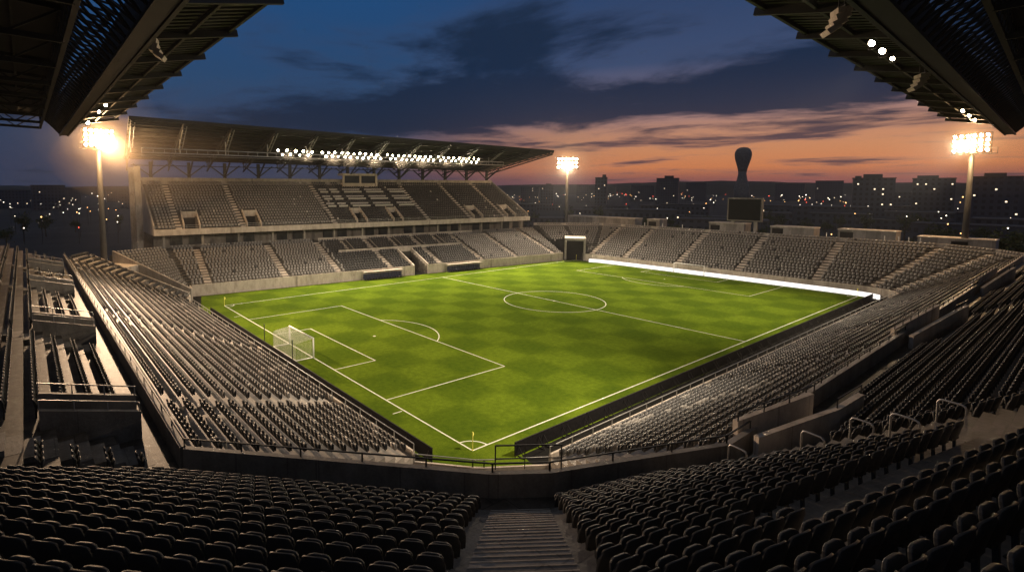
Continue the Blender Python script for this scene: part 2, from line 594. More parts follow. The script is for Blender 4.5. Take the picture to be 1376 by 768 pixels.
def seats(A, B, zA, zB, n, pitch_w, style, mat, aisles=(), rows=None, frac=0.62, skip=None, sh=1.0, block=None, jit=0.0, ends=0.4, segs=None):
    """seats along every row; aisles = [(p_front, p_back, half width)]"""
    for k in (range(n) if rows is None else rows):
        z = zA + (zB - zA) * k / max(n - 1, 1)
        Lk = line_at(A, B, (k + frac) / n)
        for j in (range(len(A) - 1) if segs is None else segs):
            a, b = Vector(Lk[j]), Vector(Lk[j + 1])
            ln = (b - a).length
            d = (b - a).normalized()
            # facing: towards the front line
            nrm = Vector((-d.y, d.x))
            f = Vector(A[j]) - Vector(B[j])
            if nrm.dot(f) < 0:
                nrm = -nrm
            ang = math.atan2(nrm.y, nrm.x) - math.pi / 2
            m = int((ln - 2 * ends) / pitch_w)
            st = (ln - m * pitch_w) / 2
            for i in range(m):
                p = a + d * (st + (i + 0.5) * pitch_w)
                ok = True
                for (q0, q1, hw) in aisles:
                    q0, q1 = Vector(q0), Vector(q1)
                    dd = (q1 - q0).normalized()
                    r = p - q0
                    if abs(r.x * dd.y - r.y * dd.x) < hw and r.dot(dd) > -3:
                        ok = False
                        break
                if not ok or (skip and skip(p.x, p.y, k)):
                    continue
                mm = mat(p.x, p.y, k) if callable(mat) else mat
                SEATS.append((style, mm, p.x, p.y, z, ang + random.uniform(-jit, jit), pitch_w, sh, (block, k, j, i)))


def aisle_steps(mb, q0, q1, w, zA, zB, n, k0=0, k1=None, sub=2):
    """stair flight up a terrace: sub-steps on every row"""
    k1 = n if k1 is None else k1
    q0, q1 = Vector(q0), Vector(q1)
    dd = (q1 - q0).normalized()
    s = Vector((-dd.y, dd.x)) * w / 2
    dep = (q1 - q0).length / n
    rise = (zB - zA) / max(n - 1, 1)
    for k in range(k0, k1 - 1):
        z = zA + rise * k
        for i in range(0, sub):
            a = q0 + dd * (dep * (k + i / sub)); b = q0 + dd * (dep * (k + 1) + 0.004)
            z1 = z + rise * i / sub + 0.006
            mb.hexa([(*(a - s), z - 0.02), (*(a + s), z - 0.02), (*(b + s), z - 0.02), (*(b - s), z - 0.02), (*(a - s), z1), (*(a + s), z1), (*(b + s), z1), (*(b - s), z1)])


def rail(mb, pts, h, r=0.028, posts=2.0, bars=2):
    """tubular railing along plan/height points"""
    for p, q in zip(pts[:-1], pts[1:]):
        p, q = Vector(p), Vector(q)
        for i in range(bars):
            u = Vector((0, 0, h * (1 - 0.5 * i)))
            mb.bar(p + u, q + u, r * 2)
        n = max(1, int((q - p).length / posts))
        for i in range(n + 1):
            c = p.lerp(q, i / n)
            mb.bar(c, c + Vector((0, 0, h)), r * 2)


def wall_line(mb, pts, z0, z1, th, mi=0, side=1):
    """vertical wall along plan points, thickened to one side with mitres"""
    P = [Vector(p) for p in pts]
    off = offset_line(P, th * side)
    for i in range(len(P) - 1):
        a, b, c, d = P[i], P[i + 1], off[i + 1], off[i]
        zz0 = z0 if not isinstance(z0, (list, tuple)) else z0[i]
        mb.hexa([(*a, zz0), (*b, zz0), (*c, zz0), (*d, zz0), (*a, z1), (*b, z1), (*c, z1), (*d, z1)], mi)


def offset_line(P, d):
    """offset a polyline to its right by d with mitres"""
    P = [Vector(p) for p in P]
    out = []
    for i, p in enumerate(P):
        ns = []
        if i > 0:
            t = (P[i] - P[i - 1]).normalized(); ns.append(Vector((t.y, -t.x)))
        if i < len(P) - 1:
            t = (P[i + 1] - P[i]).normalized(); ns.append(Vector((t.y, -t.x)))
        n = sum(ns, Vector((0, 0))) / len(ns)
        n = n / max(n.length_squared, 1e-6) if len(ns) == 2 else n
        out.append(p + n * d)
    return out


# ---- main stand -------------------------------------------------------------
main = thing('grandstand', 'two tier main stand along the far touchline under a roof of lit floodlights', 'grandstand', MS(47, 12, 0), 0, 'stands of the stadium')
ML_n, ML_zA, ML_zB, ML_D = 15, 1.9, 7.6, 17.0
l_aisles = [0.6, 16, 28, 41, 55, 68, 79.7, 93.6]
TUN = (46.9, 50.6)
mb = MB()
for s0, s1, k0, k1 in ((-3, TUN[0], 0, ML_n), (TUN[0], TUN[1], 7, ML_n), (TUN[1], 97, 0, ML_n)):
    A = [ms2(s0, 0), ms2(s1, 0)]
    B = [ms2(s0 if s0 > -3 else -5, ML_D), ms2(s1 if s1 < 97 else 101, ML_D)]
    tier(mb, A, B, ML_zA, ML_zB, ML_n, 0, k0, k1)
mb.build('lower_tier', M_TIER, main)
mA, mB_ = [ms2(-3, 0), ms2(97, 0)], [ms2(-5, ML_D), ms2(101, ML_D)]


def s_of(x, y):
    return (Vector((x, y, 0)) - OM).dot(UM)


def d_of(x, y):
    return (Vector((x, y, 0)) - OM).dot(NM)


al = [(ms2(s, -1), ms2(s, ML_D), 0.85) for s in l_aisles]
# short extra aisles in the upper half of the dark middle block
al2 = [(34.6, 8), (48.2, 8), (61.6, 8)]


def main_lower_skip(x, y, k):
    s = s_of(x, y)
    if TUN[0] - 0.7 < s < TUN[1] + 0.7 and k < 8:
        return True
    if k == 8 and 31 < s < 67:
        return True
    return any(abs(s - q) < 0.6 and k >= 8 for q, _ in al2)


def main_lower_mat(x, y, k):
    s = s_of(x, y)
    return 2 if 29.5 < s < 67.3 else (1 if random.random() < 0.985 else 2)


seats(mA, mB_, ML_zA, ML_zB, ML_n, 0.68, 0, main_lower_mat, al, skip=main_lower_skip, sh=1.05)
for s in l_aisles:
    mb = MB()
    aisle_steps(mb, ms2(s, 0), ms2(s, ML_D), 1.35, ML_zA, ML_zB, ML_n)
    mb.build('aisle_steps', M_CONC_L, main)
for s, k in al2:
    mb = MB()
    aisle_steps(mb, ms2(s, 0), ms2(s, ML_D), 0.9, ML_zA, ML_zB, ML_n, k)
    mb.build('aisle_steps', M_CONC_L, main)
mb = MB()
for s0, s1 in ((-2.6, TUN[0] - 0.3), (TUN[1] + 0.3, 96.6)):
    mb.box((s0, -0.22, 0), (s1, -0.012, 2.25), MS)
for s in TUN:
    sg = -1 if s == TUN[0] else 1
    a, b = s, s + sg * 0.3
    a, b = min(a, b), max(a, b)
    p = [MS(a, -0.3, 0), MS(b, -0.3, 0), MS(b, 8.2, 0), MS(a, 8.2, 0), MS(a, -0.3, 2.4), MS(b, -0.3, 2.4), MS(b, 8.2, 5.6), MS(a, 8.2, 5.6)]
    mb.hexa(p)
mb.box((TUN[0] + 0.002, 7.94, 3.0), (TUN[1] - 0.002, 8.2, 5.62), MS)
mb.build('front_wall', M_CONC_L, main)
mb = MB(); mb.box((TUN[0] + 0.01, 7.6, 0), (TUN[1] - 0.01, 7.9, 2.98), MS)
mb.build('tunnel_shade_panel', M_DARK, main)
mb = MB()
zc = ML_zA + (ML_zB - ML_zA) * 8 / 14
mb.box((31.3, ML_D * 8 / 15 + 0.05, zc), (66.7, ML_D * 8 / 15 + 0.17, zc + 0.85), MS)
mb.box((28.8, ML_D * 14.4 / 15, ML_zB), (76, ML_D * 14.4 / 15 + 0.15, ML_zB + 0.85), MS)
for s in (34.6, 41, 48.2, 55, 61.6):
    for o_ in (-0.75, 0.75):
        a = Vector(MS(s + o_, ML_D * 8 / 15 + 0.2, zc + 0.85)); b = Vector(MS(s + o_, ML_D * 14 / 15, ML_zB + 0.75))
        mb.bar(a, b, 0.08, 0.08)
mb.build('block_parapet', M_CONC_L, main)
# concourse behind the lower tier
mb = MB(); mb.box((-7.2, 21.5, 0), (100.5, 21.8, 10.8), MS); mb.box((-7.2, ML_D + 0.01, 0), (100.5, 21.5, 7.3), MS)
mb.build('concourse', M_CONC_D, main)
for i in range(14):
    s = -5.5 + i * 7.8
    mb = MB(); mb.box((s - 0.22, 17.3, 7.3), (s + 0.22, 17.75, 10.8), MS); mb.build('column', M_CONC, main)
for i in range(26):
    s = -4 + i * 4.0
    if i % 3 != 2:
        mb = MB(); mb.box((s, 21.42, 8.0), (s + 2.6, 21.5, 10.2), MS); mb.build('concourse_window', M_GLASSD, main)

# upper tier
MU_n, MU_zA, MU_zB, MU_d0, MU_d1 = 17, 12.0, 21.7, 15.2, 31.0
US0, US1 = -7.3, 96.6
uA, uB = [ms2(US0, MU_d0), ms2(US1, MU_d0)], [ms2(US0 - 1.2, MU_d1), ms2(US1 - 1.8, MU_d1)]
VOM = [(0.0, 1.5), (13.3, 1.5), (40.6, 1.3), (51.2, 1.3), (77.9, 1.5), (90.6, 1.5)]     # vomitories: centre, half width
mb = MB()
cuts = [US0] + [v for c, h in VOM for v in (c - h, c + h)] + [US1]


def ub(s):
    return lerp(uB[0], uB[1], (s - US0) / (US1 - US0))


for i in range(len(cuts) - 1):
    k0 = 0 if i % 2 == 0 else 5
    tier(mb, [ms2(cuts[i], MU_d0), ms2(cuts[i + 1], MU_d0)], [ub(cuts[i]), ub(cuts[i + 1])], MU_zA, MU_zB, MU_n, 10.81, k0)
mb.build('upper_tier', M_TIER, main)
for c, h in VOM:
    mb = MB()
    for sg in (-1, 1):
        a, b = sorted((c + sg * h, c + sg * (h + 0.22)))
        mb.hexa([MS(a, MU_d0 + 0.3, 11), MS(b, MU_d0 + 0.3, 11), MS(b, MU_d0 + 5.6, 11), MS(a, MU_d0 + 5.6, 11),
                 MS(a, MU_d0 + 0.3, 12.9), MS(b, MU_d0 + 0.3, 12.9), MS(b, MU_d0 + 5.6, 15.9), MS(a, MU_d0 + 5.6, 15.9)])
    mb.box((c - h - 0.01, MU_d0 + 4.6, 14.2), (c + h + 0.01, MU_d0 + 4.85, 15.6), MS)
    mb.build('vomitory_wall', M_CONC_L, main)
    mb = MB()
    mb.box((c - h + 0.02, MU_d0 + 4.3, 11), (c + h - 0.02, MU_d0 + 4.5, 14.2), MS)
    mb.build('vomitory_shade_panel', M_DARK, main)
u_aisles = [-2.6, 10.9, 33.2, 60.8, 75.3, 88.0]
ual = [(ms2(s, MU_d0), ub(s), 0.75) for s in u_aisles] + [(ms2(38.5, MU_d0), ub(38.5), 0.6), (ms2(49.2, MU_d0), ub(49.2), 0.6)]


def upper_skip(x, y, k):
    s = s_of(x, y)
    if k < 6 and any(abs(s - c) < h + 0.6 for c, h in VOM):
        return True
    return 31.6 < s < 62.4 and k >= 6 and any(abs(s - 0.5 - c) > w / 2 for c, w in ()) or (k == 16 and 40 < s < 53)


seats(uA, uB, MU_zA, MU_zB, MU_n, 0.68, 0, lambda x, y, k: (2 if s_of(x, y) > 32 else 1) if random.random() < 0.985 else 3, ual, skip=upper_skip, sh=1.0)
for s in u_aisles:
    mb = MB()
    aisle_steps(mb, ms2(s, MU_d0), ub(s), 1.2, MU_zA, MU_zB, MU_n)
    mb.build('aisle_steps', M_CONC_L, main)
mb = MB()
mb.box((US0 - 0.3, MU_d0 - 0.75, 10.8), (US1 + 0.4, MU_d0 - 0.005, 12.05), MS)
mb.build('fascia', M_CONC_L, main)
mb = MB()
rail(mb, [MS(US0, MU_d0 - 0.4, 12.05), MS(US1, MU_d0 - 0.4, 12.05)], 0.8, 0.02, 3.0)
mb.build('railing', M_STEEL, main)
mb = MB()
mb.box((US0 - 1.3, MU_d1 + 0.01, 9), (US1 - 1.6, MU_d1 + 0.4, 23.3), MS)
mb.box((US0 - 1.3, MU_d1 + 0.42, 0), (US1 - 1.6, MU_d1 + 1.4, 9), MS)
mb.build('back_wall', M_CONC, main)
# side walls of the upper tier, left end has tall pylons
for s, o_ in ((US0 - 0.35, -1.2), (US1 + 0.05, -1.8)):
    mb = MB()
    a0, a1 = s, s + 0.3
    mb.hexa([MS(a0, MU_d0, 10.8), MS(a1, MU_d0, 10.8), MS(a1 + o_, MU_d1, 10.8), MS(a0 + o_, MU_d1, 10.8),
             MS(a0, MU_d0, 12.9), MS(a1, MU_d0, 12.9), MS(a1 + o_, MU_d1, 22.9), MS(a0 + o_, MU_d1, 22.9)])
    mb.build('side_wall', M_CONC, main)
for s, d in ((-9.8, 22), (-10.6, 29)):
    mb = MB(); mb.box((s - 0.6, d - 0.6, 0), (s + 0.6, d + 0.6, 25.5), MS); mb.build('pylon', M_CONC, main)
# press box
mb = MB()
mb.box((41.0, 29.2, 20.4), (51.6, 33.4, 22.2), MS); mb.box((41.0, 29.2, 24.3), (51.6, 33.4, 24.9), MS)
for s in (41.0, 46.1, 51.1):
    mb.box((s, 29.3, 22.2), (s + 0.5, 29.7, 24.3), MS)
mb.build('press_box', M_CONC_L, main)
mb = MB(); mb.box((41.3, 29.9, 22.2), (51.3, 30.0, 24.3), MS); mb.build('press_box_window', M_GLASSD, main)


# roof of the main stand
def zf(s):   # front edge height
    return 33.2 - 0.022 * s


def zr(s, d):   # underside of the sheet
    f = (d - 1.0) / 31.0
    return zf(s) * (1 - f) + (27.6 - 0.012 * s) * f


RS0, RS1 = -11.8, 93.5
mb = MB()
ns = 24
for i in range(ns):
    s0, s1 = RS0 + (RS1 - RS0) * i / ns, RS0 + (RS1 - RS0) * (i + 1) / ns
    mb.hexa([MS(s0, 1, zr(s0, 1)), MS(s1, 1, zr(s1, 1)), MS(s1, 33, zr(s1, 33)), MS(s0, 33, zr(s0, 33)),
             MS(s0, 1, zr(s0, 1) + 0.35), MS(s1, 1, zr(s1, 1) + 0.35), MS(s1, 33, zr(s1, 33) + 0.35), MS(s0, 33, zr(s0, 33) + 0.35)])
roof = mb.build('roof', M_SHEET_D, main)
mb = MB()
for d in (1.2, 2.6, 4.0, 6, 9, 12, 15, 18, 21, 24, 27, 30):
    mb.bar(MS(RS0, d, zr(RS0, d) - 0.14), MS(RS1, d, zr(RS1, d) - 0.14), 0.16, 0.26)
mb.build('purlins', M_SHEET_D, roof)
GZ = 27.7
FR = [RS0 + 0.4 + i * (RS1 - RS0 - 0.8) / 12 for i in range(13)]
for s in FR:
    mb = MB()
    bz = lambda d: zf(s) - 0.9 + (25.0 - zf(s) + 0.9) * (d - 1) / 31.0
    mb.bar(MS(s, 1, zr(s, 1) - 0.4), MS(s, 32, zr(s, 32) - 0.4), 0.28, 0.3)
    mb.bar(MS(s, 1.2, bz(1.2) + 0.1), MS(s, 32, bz(32)), 0.26, 0.28)
    prev = None
    for i in range(15):
        d = 2.2 + i * 2.1
        t_, b_ = MS(s, d, zr(s, d) - 0.4), MS(s, d, bz(d))
        mb.bar(t_, b_, 0.1)
        if prev:
            mb.bar(prev if i % 2 else MS(s, d - 2.1, bz(d - 2.1)), b_ if i % 2 else t_, 0.1)
        prev = t_
    mb.build('roof_truss', M_STEEL_D, roof)
mb = MB()
gs0, gs1 = -9.6, 80.5
gz = lambda s, z: z - 0.006 * s
for d in (7.6, 8.8):
    for z in (27.7, 28.55):
        mb.bar(MS(gs0, d, gz(gs0, z)), MS(gs1, d, gz(gs1, z)), 0.14)
for i in range(46):
    s = gs0 + i * (gs1 - gs0) / 45
    mb.bar(MS(s, 7.6, gz(s, 27.7)), MS(s, 7.6, gz(s, 28.55)), 0.07); mb.bar(MS(s, 7.6, gz(s, 27.7)), MS(s, 8.8, gz(s, 27.7)), 0.08)
mb.box((gs0, 7.7, 27.2), (gs1, 8.7, 27.25), MS)
mb.build('lamp_gantry', M_STEEL, roof)
for s in FR[:11]:
    mb = MB()
    for o_ in (-0.28, 0.28):
        mb.bar(MS(s + o_, 7.6, gz(s, 28.5)), MS(s + o_ + 0.3, 1.9, zf(s) - 0.75), 0.15)
    for q in range(5):
        f = (q + 0.5) / 5
        mb.bar(lerp(MS(s - 0.28, 7.6, gz(s, 28.5)), MS(s + 0.02, 1.9, zf(s) - 0.75), f), lerp(MS(s + 0.28, 7.6, gz(s, 28.5)), MS(s + 0.58, 1.9, zf(s) - 0.75), f), 0.07)
    mb.bar(MS(s, 8.2, gz(s, 27.6)), MS(s, 8.2, zr(s, 8.2) - 1.0), 0.16); mb.bar(MS(s, 8.2, gz(s, 28.5)), MS(s, 7.5, gz(s, 28.5)), 0.1); mb.bar(MS(s - 0.3, 7.6, gz(s, 28.5)), MS(s + 0.3, 7.6, gz(s, 28.5)), 0.1)
    mb.build('gantry_strut', M_STEEL, roof)
for i in range(13):
    s = -6.5 + i * 8.3
    if s > 94: break
    mb = MB()
    mb.box((s - 0.35, 31.1, 23.3), (s + 0.35, 31.8, 27.0), MS)
    for o_ in (-3.6, 3.6):
        mb.bar(MS(s, 31.4, 23.6), MS(s + o_, 31.4, 26.4), 0.28)
    mb.bar(MS(s, 31.4, 23.6), MS(s, 25, 26.9), 0.3)
    mb.bar(MS(s - 4.1, 31.4, 26.1), MS(s + 4.1, 31.4, 26.1), 0.2)
    mb.build('roof_column', M_STEEL_D, main)

# press desks in the main stand
COLS = [(33.9, 2.2), (37.0, 2.4), (42.2, 5.2), (48.9, 5.4), (56.0, 4.9)]
dz = (MU_zB - MU_zA) / 16
for r_ in range(6):
    for c_, (s, w) in enumerate(COLS):
        k = 6.2 + r_ * 1.55
        d = MU_d0 + (MU_d1 - MU_d0) * k / MU_n
        z = MU_zA + dz * math.floor(k)
        t = thing('press_desk', f'pale press desk in the upper tier, {ordinal(r_ + 1)} row from the front, {ordinal(c_ + 1)} column from left', 'desk', MS(s + 0.5 + r_ * -0.0, d, z), A_M, 'pale press desks below the press box')
        m = MB()
        m.box((-w / 2, -0.30, 0.72), (w / 2, 0.05, 0.76)); part(m, 'desk_top', M_SEAT_W, t)
        m = MB(); m.box((-w / 2, -0.30, 0.30), (w / 2, -0.26, 0.718)); part(m, 'front_panel', M_SEAT_W, t)
        m = MB()
        for q in (-w / 2 + 0.1, 0, w / 2 - 0.1):
            m.box((q - 0.03, -0.255, 0), (q + 0.03, 0.04, 0.715))
        m.box((-w / 2 + 0.1, -0.2, 0.1), (w / 2 - 0.1, -0.16, 0.15))
        part(m, 'leg_frame', M_STEEL_D, t)

# dugouts
for s0, s1, lb in ((33.0, 43.0, 'dugout bench with navy seats left of the players tunnel'), (55.8, 66.0, 'dugout bench with navy seats right of the players tunnel')):
    t = thing('dugout', lb, 'dugout', MS((s0 + s1) / 2, -1.3, 0), A_M, 'team dugouts at the main stand')
    w = (s1 - s0) / 2
    m = MB(); m.box((-w, 0.75, 0), (w, 0.85, 1.9)); m.box((-w, -0.35, 1.85), (w, 0.749, 1.95)); part(m, 'shelter', M_CONC_L, t)
    for i in range(14):
        x = -w + 0.4 + i * (2 * w - 0.8) / 13
        m = MB(); m.box((x - 0.3, -0.25, 0.35), (x + 0.3, 0.25, 0.5)); m.box((x - 0.3, 0.25, 0.35), (x + 0.3, 0.4, 1.45)); m.box((x - 0.06, -0.05, 0), (x + 0.06, 0.3, 0.35))
        part(m, 'bench_seat', M_BLUE, t)

# ---- far end stand (x > 100) and its corner -------------------------------------
end = thing('grandstand', 'low open single tier stand behind the glowing white board at the right', 'grandstand', (110, 28, 0), 0, 'stands of the stadium')
F_n, F_zA, F_zB = 16, 1.5, 9.0
PA, PB = (97.2, 67.6), (100.4, 63.4)
fO = [ms2(101, 17), (109.2, 78.2), (118, 70), (118.0, -9.0), (112.5, -16.8), (108.0, -20.2)]
fI = [PA, PB, (101.5, 61.5), (101.5, -1.0), (100.2, -4.6), (97.0, -6.8)]
mb = MB()
tier(mb, fI[1:], fO[1:], F_zA, F_zB, F_n)
tier(mb, fI[:2], fO[:2], F_zA, F_zB, F_n, 0, 8)
mb.build('tier', M_TIER, end)
fa = []
for y in (62.5, 52.1, 37.2, 23.0, 7.8):
    fa.append(((101.5, y), (118, y), 0.85))
fa += [(fI[3], fO[3], 0.8), (fI[4], fO[4], 0.8), (fI[2], fO[2], 0.7), (fI[1], fO[1], 0.5)]
seats(fI, fO, F_zA, F_zB, F_n, 0.70, 0, lambda x, y, k: 1 if random.random() < 0.985 else 2, fa, sh=1.05, skip=lambda x, y, k: k < 9 and Vector((x - 99.6, y - 66.4)).length < 7 and x < 106 and y > 64.2)
for q0, q1, h in fa[:7]:
    mb = MB()
    aisle_steps(mb, q0, q1, 1.5, F_zA, F_zB, F_n)
    mb.build('aisle_steps', M_CONC_L, end)
mb = MB()
wall_line(mb, fI[1:], 0, 1.95, 0.2, side=1)
mb.build('front_wall', M_CONC_L, end)
mb = MB()
wall_line(mb, [(x, y) for x, y in fO], 0, 9.75, 0.25, side=-1)
mb.build('back_parapet', M_CONC_L, end)
# portal
pa, pb = Vector(PA), Vector(PB)
pd = (pb - pa).normalized(); pn = Vector((-pd.y, pd.x))
if pn.dot(Vector((1, 1))) < 0: pn = -pn
PT = lambda u, v, z: (pa.x + pd.x * u + pn.x * v, pa.y + pd.y * u + pn.y * v, z)
pl = (pb - pa).length
mb = MB()
mb.box((-0.3, -0.25, 0), (0.25, 7.5, 6.4), PT); mb.box((pl - 0.25, -0.25, 0), (pl + 0.3, 7.5, 6.4), PT); mb.box((0.25, -0.25, 5.7), (pl - 0.25, 7.5, 6.4), PT)
mb.build('portal_frame', M_CONC, end)
mb = MB(); mb.box((0.251, 1.6, 0.01), (pl - 0.251, 1.8, 5.699), PT); mb.build('portal_shade_panel', M_DARK, end)  # dark panel standing in for the unlit inside of the portal

# ---- left stand (behind near goal), corner, right stand --------------------------
OB = [(-22.3, 80.0), (-22.3, -5.8), (-13.0, -15.5), (-11.1, -16.8), (-3.0, -20.05), (106.0, -20.05)]
left = thing('grandstand', 'roofed stand behind the near goal, its lower rows lit warm by the floodlights', 'grandstand', (-22, 40, 0), 0, 'stands of the stadium')
corner = thing('grandstand', 'shaded corner terrace of black seats split by the central steps', 'grandstand', (-16, -20, 0), 0, 'stands of the stadium')
right = thing('grandstand', 'roofed stand along the near touchline with rows of seats receding to the right', 'grandstand', (50, -20, 0), 0, 'stands of the stadium')
L_n, L_zA, L_zB = 16, 1.6, 8.4
LA, LB = [(-6.2, 66.0), (-6.1, -0.4)], [OB[0], OB[1]]
LA0, LB0 = [(-4.9, 69.6), (-6.2, 66.0)], [(-18.8, 86.5), OB[0]]
mb = MB()
tier(mb, LA0[:1] + LA, LB0[:1] + LB, L_zA, L_zB, L_n)
mb.build('lower_tier', M_CONC, left)
Lal = [((-6, 62.0), (-22.3, 71), 0.6), ((-6, 30), (-22.3, 30), 0.6), ((-6, 11.0), (-22.3, 2.0), 0.7)]
seats(LA0[:1] + LA, LB0[:1] + LB, L_zA, L_zB, L_n, 0.60, 2, lambda x, y, k: 0 if random.random() < 0.9 else 1, Lal, sh=0.92, frac=0.30)
for q0, q1, h in Lal:
    mb = MB()
    aisle_steps(mb, q0, q1, 1.1, L_zA, L_zB, L_n)
    mb.build('aisle_steps', M_CONC, left)
# corner piece between the vehicle tunnel and the main stand
tA, tB = [(-3.6, 73.4), ms2(-3, 0)], [(-14.6, 90.5), ms2(-5, ML_D)]
mb = MB()
tier(mb, tA, tB, 1.8, 7.6, 15)
mb.build('corner_tier', M_TIER, main)
seats(tA, tB, 1.8, 7.6, 15, 0.68, 0, 1, [(ms2(-3, 0), ms2(-5, ML_D), 0.5)], ends=0.2)
# vehicle tunnel: parapets on both sides, lintel and opening
mb = MB()
for q0, q1 in (((-4.9, 69.6), (-18.8, 86.5)), ((-3.6, 73.4), (-14.6, 90.5))):
    q0, q1 = Vector(q0), Vector(q1)
    d_ = (q1 - q0).normalized(); n_ = Vector((-d_.y, d_.x)) * 0.16
    e = q0.lerp(q1, 0.95)
    mb.hexa([(*(q0 - n_), 0), (*(q0 + n_), 0), (*(e + n_), 0), (*(e - n_), 0), (*(q0 - n_), 2.3), (*(q0 + n_), 2.3), (*(e + n_), 8.6), (*(e - n_), 8.6)])
mb.build('tunnel_wall', M_CONC, main)
mb = MB()
a = Vector((-4.9, 69.6)).lerp(Vector((-18.8, 86.5)), 0.62); b = Vector((-3.6, 73.4)).lerp(Vector((-14.6, 90.5)), 0.62)
c = a.lerp(Vector((-18.8, 86.5)), 0.9); d_ = b.lerp(Vector((-14.6, 90.5)), 0.9)
mb.hexa([(*a, 4.0), (*b, 4.0), (*d_, 4.0), (*c, 4.0), (*a, 6.2), (*b, 6.2), (*d_, 6.2), (*c, 6.2)])
mb.build('tunnel_lintel', M_CONC_L, main)
mb = MB(); wall_line(mb, [tuple(a.lerp(c, 0.3)), tuple(b.lerp(d_, 0.3))], 0, 3.99, 0.1); mb.build('tunnel_shade_panel', M_DARK, main)
mb = MB()
wall_line(mb, [(-3.6, 73.4), ms2(-3, 0)], 0, 2.25, 0.2, side=1)
mb.build('front_wall', M_CONC_L, main)

# corner lower tier
CA, CB = [(-6.1, -0.4), (-3.2, -3.6), (-2.6, -4.1), (1.4, -6.7)], OB[1:5]
mb = MB(); tier(mb, CA, CB, 0.9, 1.6, 4); mb.build('lower_terrace', M_CONC, corner)
# right lower tier
R_n = 14
RA, RB = [(1.4, -6.7), (97.0, -6.7)], [OB[4], OB[5]]
mb = MB(); tier(mb, RA, RB, L_zA, L_zB, R_n); mb.build('lower_tier', M_CONC, right)
Ral = [((x, -6.7), (x, -20), 0.55) for x in (24, 46, 70, 90)]
seats(RA, RB, L_zA, L_zB, R_n, 0.62, 2, lambda x, y, k: (1 if random.random() < 0.6 else 2) if (x + y * 0.9) % 27 < 2.6 else (2 if random.random() < 0.96 else 1), Ral, sh=0.95, frac=0.45)
for q0, q1, h in Ral:
    mb = MB()
    aisle_steps(mb, q0, q1, 1.0, L_zA, L_zB, R_n)
    mb.build('aisle_steps', M_CONC, right)
# front copings at the pitch
for nm, pts, par in (('front_wall', [(-4.7, 69.4), (-6.0, 66.0), (-5.9, -0.3)], left), ('front_wall', [(-5.9, -0.3), (-3.1, -3.45), (-2.5, -3.95), (1.5, -6.45)], corner), ('front_wall', [(1.5, -6.45), (97, -6.45)], right)):
    hw_ = 1.2 if par is corner else 1.95
    mb = MB(); wall_line(mb, pts, 0, hw_, 0.19, side=1)
    mb.build(nm, M_CONC_L, par)
    m2 = MB(); off = offset_line(pts, 0.09)
    rail(m2, [(*q, hw_) for q in off], 0.55, 0.03, 2.5, 1)
    m2.build('front_rail', M_STEEL, par)

# walkway + parapet above the lower tier
ZW, ZP = 8.5, 9.5
par_in = offset_line(OB, 0.28)           # walkway side face of the parapet
WK = 1.1


def seg(P, i, j):
    return [tuple(q) for q in P[i:j + 1]]


RD, RR, RDR, RDL = 1.0, 0.50, 0.77, 1.15   # upper terrace row depth and rise, row depths of the right and left stands
STAIR_DIR = Vector((-math.cos(R(42.8)), -math.sin(R(42.8))))


def up_off(d):
    o = offset_line(OB, d)
    for i in (2, 3):
        o[i] = Vector(OB[i]) + STAIR_DIR * d * 1.02
    k = (d - WK) / RD
    n_ = Vector((OB[1][1] - OB[2][1], OB[2][0] - OB[1][0])).normalized() * -1
    xl = OB[1][0] - WK - RDL * k
    o[0] = Vector((xl, OB[0][1]))
    o[1] = Vector((xl, OB[1][1] + (d - (xl - OB[1][0]) * n_.x) / n_.y))
    # the right stand is steeper: narrower rows
    o[4] = Vector((0.4, -21.4 - RDR * k)); o[5] = Vector((106.0, -21.4 - RDR * k))
    return o


U0 = up_off(WK)


def up_line(k):
    return [tuple(q) for q in up_off(WK + RD * k)]


for par, i, j in ((left, 0, 1), (corner, 1, 4), (right, 4, 5)):
    mb = MB()
    wall_line(mb, seg(OB, i, j), 0, ZP, 0.28, side=1)
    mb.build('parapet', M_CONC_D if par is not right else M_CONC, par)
    mb = MB()
    rail(mb, [(*q, ZP) for q in seg(offset_line(OB, 0.1), i, j)], 0.36, 0.028, 2.4, 1)
    mb.build('parapet_rail', M_STEEL_D, par)
    mb = MB()
    a, b = seg(par_in, i, j), seg(U0, i, j)
    for q in range(len(a) - 1):
        mb.face([(*a[q], ZW), (*a[q + 1], ZW), (*b[q + 1], ZW), (*b[q], ZW)])
    mb.build('walkway', M_WALK, par)

UPN = {'left': 15, 'corner': 23, 'right': 23}
UBK = {k: up_line(n) for k, n in UPN.items()}
# the terraces
mb = MB(); tier(mb, seg(U0, 0, 1), seg(UBK['left'], 0, 1), ZW + 0.02, ZW + 0.02 + RR * 14, 15, 0, front=False); mb.build('upper_tier', M_WALK, left)
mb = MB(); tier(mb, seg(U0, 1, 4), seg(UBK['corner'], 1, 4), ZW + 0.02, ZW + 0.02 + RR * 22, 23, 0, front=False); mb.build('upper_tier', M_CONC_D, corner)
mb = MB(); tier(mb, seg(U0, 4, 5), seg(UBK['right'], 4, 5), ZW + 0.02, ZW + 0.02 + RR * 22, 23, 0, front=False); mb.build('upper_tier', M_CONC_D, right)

ZU = ZW + 0.02
